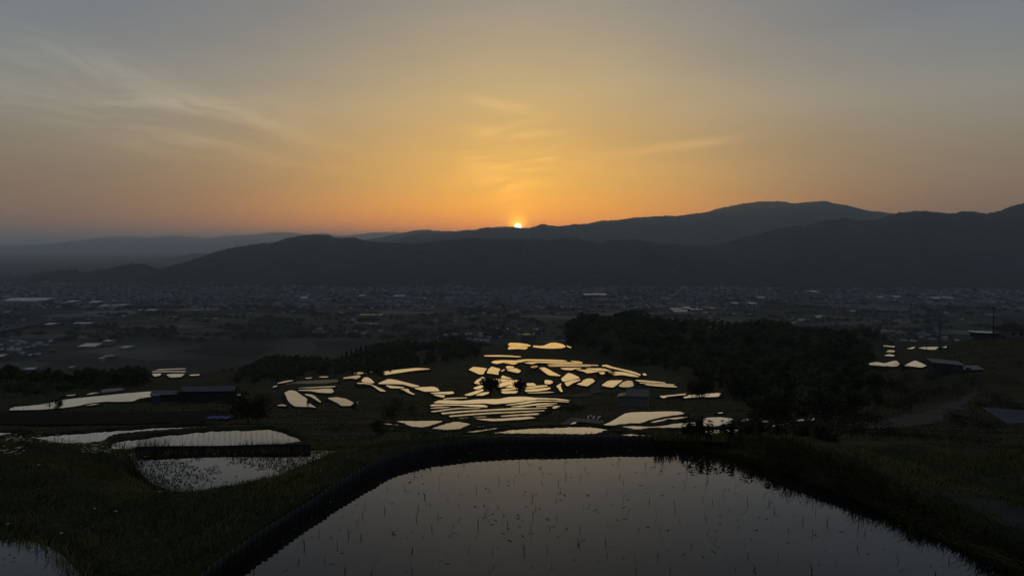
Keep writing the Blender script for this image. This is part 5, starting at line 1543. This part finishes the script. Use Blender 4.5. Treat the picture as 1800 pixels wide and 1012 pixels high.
# far rim of the weedy pond
rim = resample([on_plane(u, v, PW2)[:2] for u, v in [(238, 797), (330, 794.5), (440, 792.5), (545, 791.5)]], 0.05, closed=False)
z_ = PW2 + 0.10 + 0.008 * np.sin(rim[:, 0] * 3)
V = np.concatenate([np.c_[rim, np.full(len(rim), PW2 - 0.2)], np.c_[rim, z_], np.c_[rim + [0, 0.03], z_], np.c_[rim + [0, 0.03], np.full(len(rim), PW2 - 0.2)]])
n = len(rim); idm = np.arange(4 * n).reshape(4, n)
q = np.stack([idm[:-1, :-1], idm[:-1, 1:], idm[1:, 1:], idm[1:, :-1]], -1).reshape(-1, 4)
c = V.mean(0)
tag(obj('edging_board', mesh_from('edging_board', V - c, q, M['board']), None, tuple(c)), "straight dark edging board along the far side of the small weedy pond", 'edging board')

# ------------------------------------------------------------------ grass


def blades(pts, h, w, lean, rs, droop=0.0, heading=None):
    """three-triangle blades; pts N x 3"""
    n = len(pts)
    an = rs.random(n) * 2 * math.pi if heading is None else heading
    d = np.stack([np.cos(an), np.sin(an), np.zeros(n)], 1)
    sd = np.stack([-np.sin(an + rs.normal(0, .8, n)), np.cos(an), np.zeros(n)], 1)
    sd /= np.maximum(np.linalg.norm(sd, axis=1, keepdims=True), 1e-6)
    H_ = h[:, None]; Wd = (w[:, None] if np.ndim(w) else w)
    up = np.array([0, 0, 1.0])
    mid = pts + up * H_ * (0.62 - 0.2 * droop) + d * (lean * h)[:, None] * 0.35
    tip = pts + up * H_ * (1.0 - 0.75 * droop) + d * (lean * h)[:, None]
    V = np.stack([pts - sd * Wd, pts + sd * Wd, mid - sd * Wd * .75, mid + sd * Wd * .75, tip], 1).reshape(-1, 3)
    b = np.arange(n)[:, None] * 5
    T = np.concatenate([b + [0, 1, 3], b + [0, 3, 2], b + [2, 3, 4]], 1).reshape(-1, 3)
    return V, T


def scatter_near(n, a0, a1, y0, y1, rs):
    a = rs.uniform(a0, a1, n); y = np.sqrt(rs.uniform(y0 * y0, y1 * y1, n))
    return a * y, y


rs = np.random.default_rng(31)
x, y = scatter_near(430000, -0.86, 0.86, 5.0, 13.2, rs)
keep = ~inside(x, y, POND) & ~inside(x, y, POND2) & ~inside(x, y, POND3) & (y < y_edge(x / y) + 1.4)
x, y = x[keep], y[keep]
dp = dist_poly(x, y, PATH); ip = inside(x, y, PATH)
pk = fbm(x * 3.0, y * 3.0, 55, 3)
keep = ~(ip & (rs.random(len(x)) > np.where(dp < 0.14, 0.55, 0.05 + 0.4 * (pk > 0.62))))
clump = fbm(x * 1.6, y * 1.6, 77, 3)
keep &= rs.random(len(x)) < 0.30 + 1.3 * np.clip(clump - 0.3, 0, 1)
x, y, clump = x[keep], y[keep], clump[keep]
z = ground_z(x, y)
keep = z > PW2 + 0.0
x, y, z, clump = x[keep], y[keep], z[keep], clump[keep]
h = (0.02 + 0.07 * np.clip(clump - 0.25, 0, 1) ** 1.3 + 0.03 * rs.random(len(x)) ** 2)
dwall = dist_poly(x, y, WALL + WALL[::-1])
h = np.where(dwall < 0.12, h * 0.5, h)
V1, T1 = blades(np.stack([x, y, z - 0.01], 1), h, 0.0026 + 0.0018 * rs.random(len(x)), rs.uniform(0.1, 1.1, len(x)), rs)
# tall seeding stems
k = rs.choice(len(x), 2600, replace=False)
V2, T2_ = blades(np.stack([x[k], y[k], z[k] - 0.01], 1), rs.uniform(0.06, 0.17, len(k)), 0.0022, rs.uniform(0.05, 0.4, len(k)), rs)
# fringe hanging over the right bank of the pond
bk = resample([WALL[-2], WALL[-1]] + BANK[:-1], 0.004, closed=False)
bk = bk[60:]
bk = bk[rs.integers(0, len(bk), 9000)]
nrm = np.array([0.75, 0.66])
offs = rs.random(len(bk)) ** 1.4 * 0.40 - 0.02
bx_, by_ = bk[:, 0] + nrm[0] * offs + rs.normal(0, .02, len(bk)), bk[:, 1] + nrm[1] * offs + rs.normal(0, .02, len(bk))
bz = np.maximum(ground_z(bx_, by_), PW - 0.02)
tf = 0.5 + 1.1 * vnoise(bx_ * 4, by_ * 4, 5)
V3, T3_ = blades(np.stack([bx_, by_, bz], 1), tf * rs.uniform(0.06, 0.19, len(bk)), 0.0038, rs.uniform(0.4, 1.3, len(bk)), rs, 0.35, heading=rs.normal(math.atan2(-0.66, -0.75), 0.7, len(bk)))
# fringes of the small ponds and of the rims
sets = [(V1, T1), (V2, T2_), (V3, T3_)]
for pl, lev, nn in ((POND2, PW2, 2600), (POND3, PW3, 2600)):
    e = resample(pl, 0.01); e = e[rs.integers(0, len(e), nn)]
    ex, ey = e[:, 0] + rs.normal(0.0, .07, nn), e[:, 1] + rs.normal(-0.02, .07, nn)
    ez = np.maximum(ground_z(ex, ey), lev - 0.02)
    sets.append(blades(np.stack([ex, ey, ez], 1), rs.uniform(0.03, 0.13, nn), 0.0033, rs.uniform(0.2, 1.0, nn), rs))
# tufts on the rim of the weedy pond, against the ruled paddy
for u0, u1, nn, hh in [(240, 300, 110, 0.26), (300, 420, 120, 0.16), (420, 530, 260, 0.22), (195, 240, 60, 0.12), (560, 760, 900, 0.10), (1150, 1280, 1500, 0.14)]:
    uu = rs.uniform(u0, u1, nn); aa = np.array([ray(u, 780)[0] for u in uu])
    inp = (u0 >= 232) & (u1 <= 545)
    yy = y_edge(aa) + (rs.uniform(0.22, 0.5, nn) if inp else rs.uniform(-0.25, 0.2, nn))
    xx = aa * yy; zz = np.maximum(ground_z(xx, yy), -np.interp(aa, RIM_A, RIM_T) * yy - 0.05)
    sets.append(blades(np.stack([xx, yy, zz], 1), hh * rs.uniform(0.35, 1.0, nn), 0.004, rs.uniform(0.1, 0.9, nn), rs))
VV, TT, base = [], [], 0
for v, f in sets:
    VV.append(v); TT.append(f + base); base += len(v)
tag(obj('grass', mesh_from('grass', np.concatenate(VV), np.concatenate(TT), M['grass'])), kind='stuff')

# rough grass on the slopes beyond (coarser tufts)
n = 90000
a = rs.uniform(-0.8, 0.8, n); yv = np.exp(rs.uniform(math.log(12.5), math.log(260), n))
xv = a * yv; zv = ground_z(xv, yv)
u_, v_ = to_px(xv, yv, zv)
bad = np.zeros(n, bool)
for f in PADDY:
    P_ = f['px']; lo, hi = P_.min(0) - 2, P_.max(0) + 8
    c = np.nonzero((u_ > lo[0]) & (u_ < hi[0]) & (v_ > lo[1]) & (v_ < hi[1]))[0]
    if len(c):
        D_ = offset_out(resample(P_ if area2(P_) > 0 else P_[::-1], 4.0), 2.0)
        bad[c] |= inside(u_[c], v_[c] , D_)
        for dv in (2, 4, 6): bad[c] |= inside(u_[c], v_[c] - dv, D_)
keep = ~bad & (vnoise(xv / 5, yv / 5, 14) > 0.35) & (yv > y_edge(a) + 1.5)
xv, yv, zv = xv[keep], yv[keep], zv[keep]
hh = (0.0011 * yv + 0.07) * rs.uniform(0.3, 1.0, len(xv))
V, T = blades(np.stack([xv, yv, zv - 0.03], 1), hh, 0.0007 * yv + 0.003, rs.uniform(0.2, 1.0, len(xv)), rs)
tag(obj('slope_grass', mesh_from('slope_grass', V, T, M['levee'])), kind='stuff')

# seedlings in the paddies of the hillside: rows of short blades
SV, ST, base = [], [], 0
for f in PADDY:
    if f['y'] > 75: continue
    X_ = f['xy']; lo, hi = X_.min(0), X_.max(0)
    sp = 0.21 if 'ruled' in f['label'] else 0.30
    ang_ = 0.35 if 'ruled' in f['label'] else 0.15
    ca, sa = math.cos(ang_), math.sin(ang_)
    R_ = max(hi - lo) * 0.75; cc = (lo + hi) / 2
    g1, g2 = np.meshgrid(np.arange(-R_, R_, sp), np.arange(-R_, R_, 0.17))
    gx = cc[0] + g1.ravel() * ca - g2.ravel() * sa; gy = cc[1] + g1.ravel() * sa + g2.ravel() * ca
    gx = gx + rs.normal(0, .03, len(gx)); gy = gy + rs.normal(0, .025, len(gy))
    kk = inside(gx, gy, X_) & (rs.random(len(gx)) < (0.95 if 'ruled' in f['label'] else 0.55))
    gx, gy = gx[kk], gy[kk]
    for rep in range(2):
        v, q = blades(np.stack([gx, gy, np.full(len(gx), f['lev'] - 0.01)], 1), rs.uniform(0.05, 0.13, len(gx)), 0.0028, rs.uniform(0.1, 0.8, len(gx)), rs)
        SV.append(v); ST.append(q + base); base += len(v)
tag(obj('rice_seedlings', mesh_from('rice_seedlings', np.concatenate(SV), np.concatenate(ST), M['rice'])), kind='stuff')

# ------------------------------------------------------------------ seedlings of the big pond, one object each
proto = []
for k in range(14):
    r = np.random.default_rng(200 + k)
    nb = int(r.integers(2, 6))
    vs, ts, b0 = [], [], 0
    for j in range(nb):
        an = r.random() * 6.28
        L_ = r.uniform(0.06, 0.15); bend = r.uniform(0.05, 0.9) if r.random() < 0.5 else r.uniform(1.2, 2.6)
        pts_ = []
        for q in np.linspace(0, 1, 6):
            pts_.append(np.array([math.cos(an) * bend * 0.5 * L_ * q ** 2, math.sin(an) * bend * 0.5 * L_ * q ** 2, L_ * (q - 0.25 * bend * q ** 2.2) - 0.01]))
        sd = np.array([-math.sin(an), math.cos(an), 0.0])
        w_ = 0.0032
        for q, p_ in enumerate(pts_):
            ww = w_ * (1 - 0.8 * q / 5) * (0.8 + 0.4 * (q in (1, 2, 3)))
            vs += [p_ - sd * ww, p_ + sd * ww]
        for q in range(5):
            ts.append((b0 + 2 * q, b0 + 2 * q + 1, b0 + 2 * q + 3, b0 + 2 * q + 2))
        b0 += 12
    proto.append(mesh_from('rice_seedling', np.array(vs), ts, M['rice']))
placed = 0
RGp = []
for iy in range(60):
    for ix in range(60):
        X0 = -4.5 + ix * 0.27; Y0 = 4.4 + iy * 0.30
        xx = X0 + 0.10 * (Y0 - 4) + rs.normal(0, .035); yy = Y0 - 0.05 * X0 + rs.normal(0, .05)
        if rs.random() < 0.30: continue
        RGp.append((xx, yy))
RGp = np.array(RGp)
kk = inside(RGp[:, 0], RGp[:, 1], POND) & (dist_poly(RGp[:, 0], RGp[:, 1], POND) > 0.25)
RGp = RGp[kk]
u_, v_ = to_px(RGp[:, 0], RGp[:, 1], np.full(len(RGp), PW))
RGp = RGp[(v_ < 1020) & (u_ > -10) & (u_ < 1810)]
rs.shuffle(RGp)
for (xx, yy) in RGp[:285]:
    tag(obj('rice_seedling', random.choice(proto), None, (xx, yy, PW), rs.random() * 6.28, rs.uniform(0.5, 1.05)),
        "young rice seedling standing in the big dark paddy in front", 'rice seedling', 'rice seedlings of the big front paddy')
# bits of straw and leaves afloat
DV, DT, b0 = [], [], 0
for k in range(620):
    if k < 330:
        xx, yy = rs.uniform(-3.5, 4.2), rs.uniform(5.8, 10.9); pl = POND; lev = PW
        if rs.random() < 0.07: xx, yy = rs.normal(-0.05, 0.25), rs.normal(8.0, 0.18)
    elif k < 520:
        xx, yy = rs.uniform(-5.8, -2.2), rs.uniform(9.8, 12.0); pl = POND2; lev = PW2
    else:
        xx, yy = rs.uniform(-6.5, -3.9), rs.uniform(6.3, 8.4); pl = POND3; lev = PW3
    if not inside(np.array([xx]), np.array([yy]), pl)[0]: continue
    big = 1.7 if pl is POND2 else 1.0
    an = rs.random() * 6.28; L_ = rs.uniform(0.008, 0.04) * big; w_ = rs.uniform(0.003, 0.009) * big
    c_, s_2 = math.cos(an), math.sin(an)
    for (p, q, r_) in ((-L_, -w_, .001), (L_ * .3, -w_ * 1.2, .008), (L_, 0, .002), (L_ * .2, w_, .004), (-L_, w_ * .6, .001)):
        DV.append((xx + p * c_ - q * s_2, yy + p * s_2 + q * c_, lev + r_ + 0.001))
    DT.append(tuple(range(b0, b0 + 5))); b0 += 5
tag(obj('floating_debris', mesh_from('floating_debris', np.array(DV), DT, M['straw'])), kind='stuff')
# mats of weed in the small pond
x, y = rs.uniform(-6.2, -2.0, 9000), rs.uniform(9.7, 12.0, 9000)
kk = inside(x, y, POND2) & (fbm(x * 2.2, y * 3.5, 91, 3) + 0.30 * np.clip((y - 10.9) / 1.0, 0, 1) + 0.12 * np.clip((-4.6 - x), 0, 1) > 0.53)
x, y = x[kk], y[kk]
V, T = blades(np.stack([x, y, np.full(len(x), PW2 - 0.004)], 1), rs.uniform(0.01, 0.05, len(x)), 0.006, rs.uniform(0.5, 2.5, len(x)), rs, 0.6)
tag(obj('pond_weed', mesh_from('pond_weed', V, T, M['levee'])), kind='stuff')

# ------------------------------------------------------------------ tall leafy weeds on the right end of the pond rim


def weed(u, h, seed, label):
    r = np.random.default_rng(seed)
    a = ray(u, 770)[0]
    y = float(y_edge(a)) + r.uniform(-0.08, 0.25); x = a * y
    z = max(gz(x, y), -float(np.interp(a, RIM_A, RIM_T)) * y - 0.05)
    root = thing('weed', label, 'weed', (x, y, z), 0, 'leafy weeds at the right end of the pond rim')
    sb2 = MB(); lv, lf = [], []
    for s in range(int(r.integers(3, 6))):
        an = r.random() * 6.28; q = r.uniform(0.0, 0.12); hh = h * r.uniform(0.65, 1.05)
        bx, by = math.cos(an) * q * .5, math.sin(an) * q * .5
        tx, ty = bx + math.cos(an) * hh * .22, by + math.sin(an) * hh * .22
        sb2.tube([(bx, by, -0.04), ((bx + tx) / 2, (by + ty) / 2, hh * .55), (tx, ty, hh)], [0.004, 0.003, 0.0015], 5)
        for j in range(44):
            f = r.uniform(0.05, 1.0); pz = hh * f
            px, py = bx + (tx - bx) * f, by + (ty - by) * f
            la = r.random() * 6.28; L_ = r.uniform(0.04, 0.10) * (1.15 - 0.4 * f); w_ = L_ * 0.26
            d = np.array([math.cos(la), math.sin(la), r.uniform(-0.2, 0.7)]); sd = np.array([-math.sin(la), math.cos(la), 0])
            p = np.array([px, py, pz]); b = len(lv)
            lv += [p, p + d * L_ * .45 + sd * w_, p + d * L_ - np.array([0, 0, L_ * .15]), p + d * L_ * .45 - sd * w_]
            lf.append((b, b + 1, b + 2, b + 3))
    sb2.build('stem', M['leaf_dark'], root)
    obj('leaves', mesh_from('leaves', np.array(lv), lf, M['leaf_dark']), root)
for k, (u, h) in enumerate([(1203, .17), (1215, .26), (1224, .24), (1236, .20), (1252, .17), (1262, .16), (1278, .20), (1292, .24), (1302, .20), (1318, .18), (1330, .22), (1345, .15), (1360, .17), (1376, .12), (1405, .14), (1420, .18), (1438, .15), (1460, .13)]):
    weed(u, h * 1.6, 500 + k, "tall leafy weed first in line at the left of the weed clump" if k == 0 else "tall leafy weed in the clump on the right end of the pond rim")
# broad leaved plants at the water's edge on the right bank
x, y, z = on_plane(1598, 935, PW)
V, T = [], []
root = thing('dock_plant', "broad-leaved plant leaning over the water on the right bank", 'plant', (x, y, z + 0.10))
lv, lf = [], []
for j, la in enumerate((4.3, 5.0, 5.9)):
    d = np.array([math.cos(la), math.sin(la), -0.9]); sd = np.array([-math.sin(la), math.cos(la), 0]); b = len(lv); L_ = 0.075
    lv += [np.zeros(3), d * L_ * .4 + sd * .02, d * L_ * .75 + sd * .016 - [0, 0, .01], d * L_ - [0, 0, .03], d * L_ * .75 - sd * .016 - [0, 0, .01], d * L_ * .4 - sd * .02]
    lf.append(tuple(range(b, b + 6)))
obj('leaves', mesh_from('leaves', np.array(lv), lf, M['leaf_dark']), root)
sb2 = MB(); sb2.tube([(0.1, 0.08, 0.02), (0.04, 0.03, 0.02), (0, 0, 0)], [0.005, 0.004, 0.003], 5); sb2.build('stem', M['leaf_dark'], root)

# ------------------------------------------------------------------ daisies on the left edge
def daisy_meshes(seed):
    r = random.Random(seed)
    b = MB(); h = r.uniform(0.10, 0.16)
    b.tube([(0, 0, -0.02), (0.004, 0, h * .6), (0.008, 0.004, h)], 0.0016, 4)
    st_ = b.mesh('stem', M['grass'])
    p = MB(); n = 12
    for k in range(n):
        a = 2 * math.pi * k / n; c, s = math.cos(a), math.sin(a); L_ = 0.017
        p.add([(0.008 + c * .004, .004 + s * .004, h), (0.008 + c * L_ * .7 - s * .004, .004 + s * L_ * .7 + c * .004, h + .003), (0.008 + c * L_, .004 + s * L_, h + .001), (0.008 + c * L_ * .7 + s * .004, .004 + s * L_ * .7 - c * .004, h + .003)], [(0, 1, 2, 3)])
    pt = p.mesh('petals', M['petal'])
    e = MB(); e.tube([(.008, .004, h - .001), (.008, .004, h + .005)], [0.006, 0.004], 8)
    return st_, pt, e.mesh('eye', M['yellow'])
DM = [daisy_meshes(k) for k in range(5)]
spots = [(rs.uniform(0, 45), rs.uniform(796, 806)) for _ in range(20)] + [(rs.uniform(146, 195), rs.uniform(792, 800)) for _ in range(34)] + [(rs.uniform(105, 190), rs.uniform(778, 790)) for _ in range(34)] + [(rs.uniform(8, 125), rs.uniform(773, 783)) for _ in range(70)] + [(rs.uniform(0, 330), rs.uniform(810, 930)) for _ in range(8)] + [(1410, 857), (1466, 856), (1500, 872)]
for u, v in spots:
    x, y, z = near_pt(u, min(v + 8, 1000))
    if y > 14: continue
    root = thing('daisy', "white daisy in the grass on the left edge of the path", 'daisy', (x, y, z), rs.random() * 6.28, 'daisies on the left edge of the grass')
    if u > 1000: root['label'] = "stray small white flower in the grass of the right bank"
    st_, pt, ey = random.choice(DM)
    obj('stem', st_, root); obj('petals', pt, root); obj('eye', ey, root)
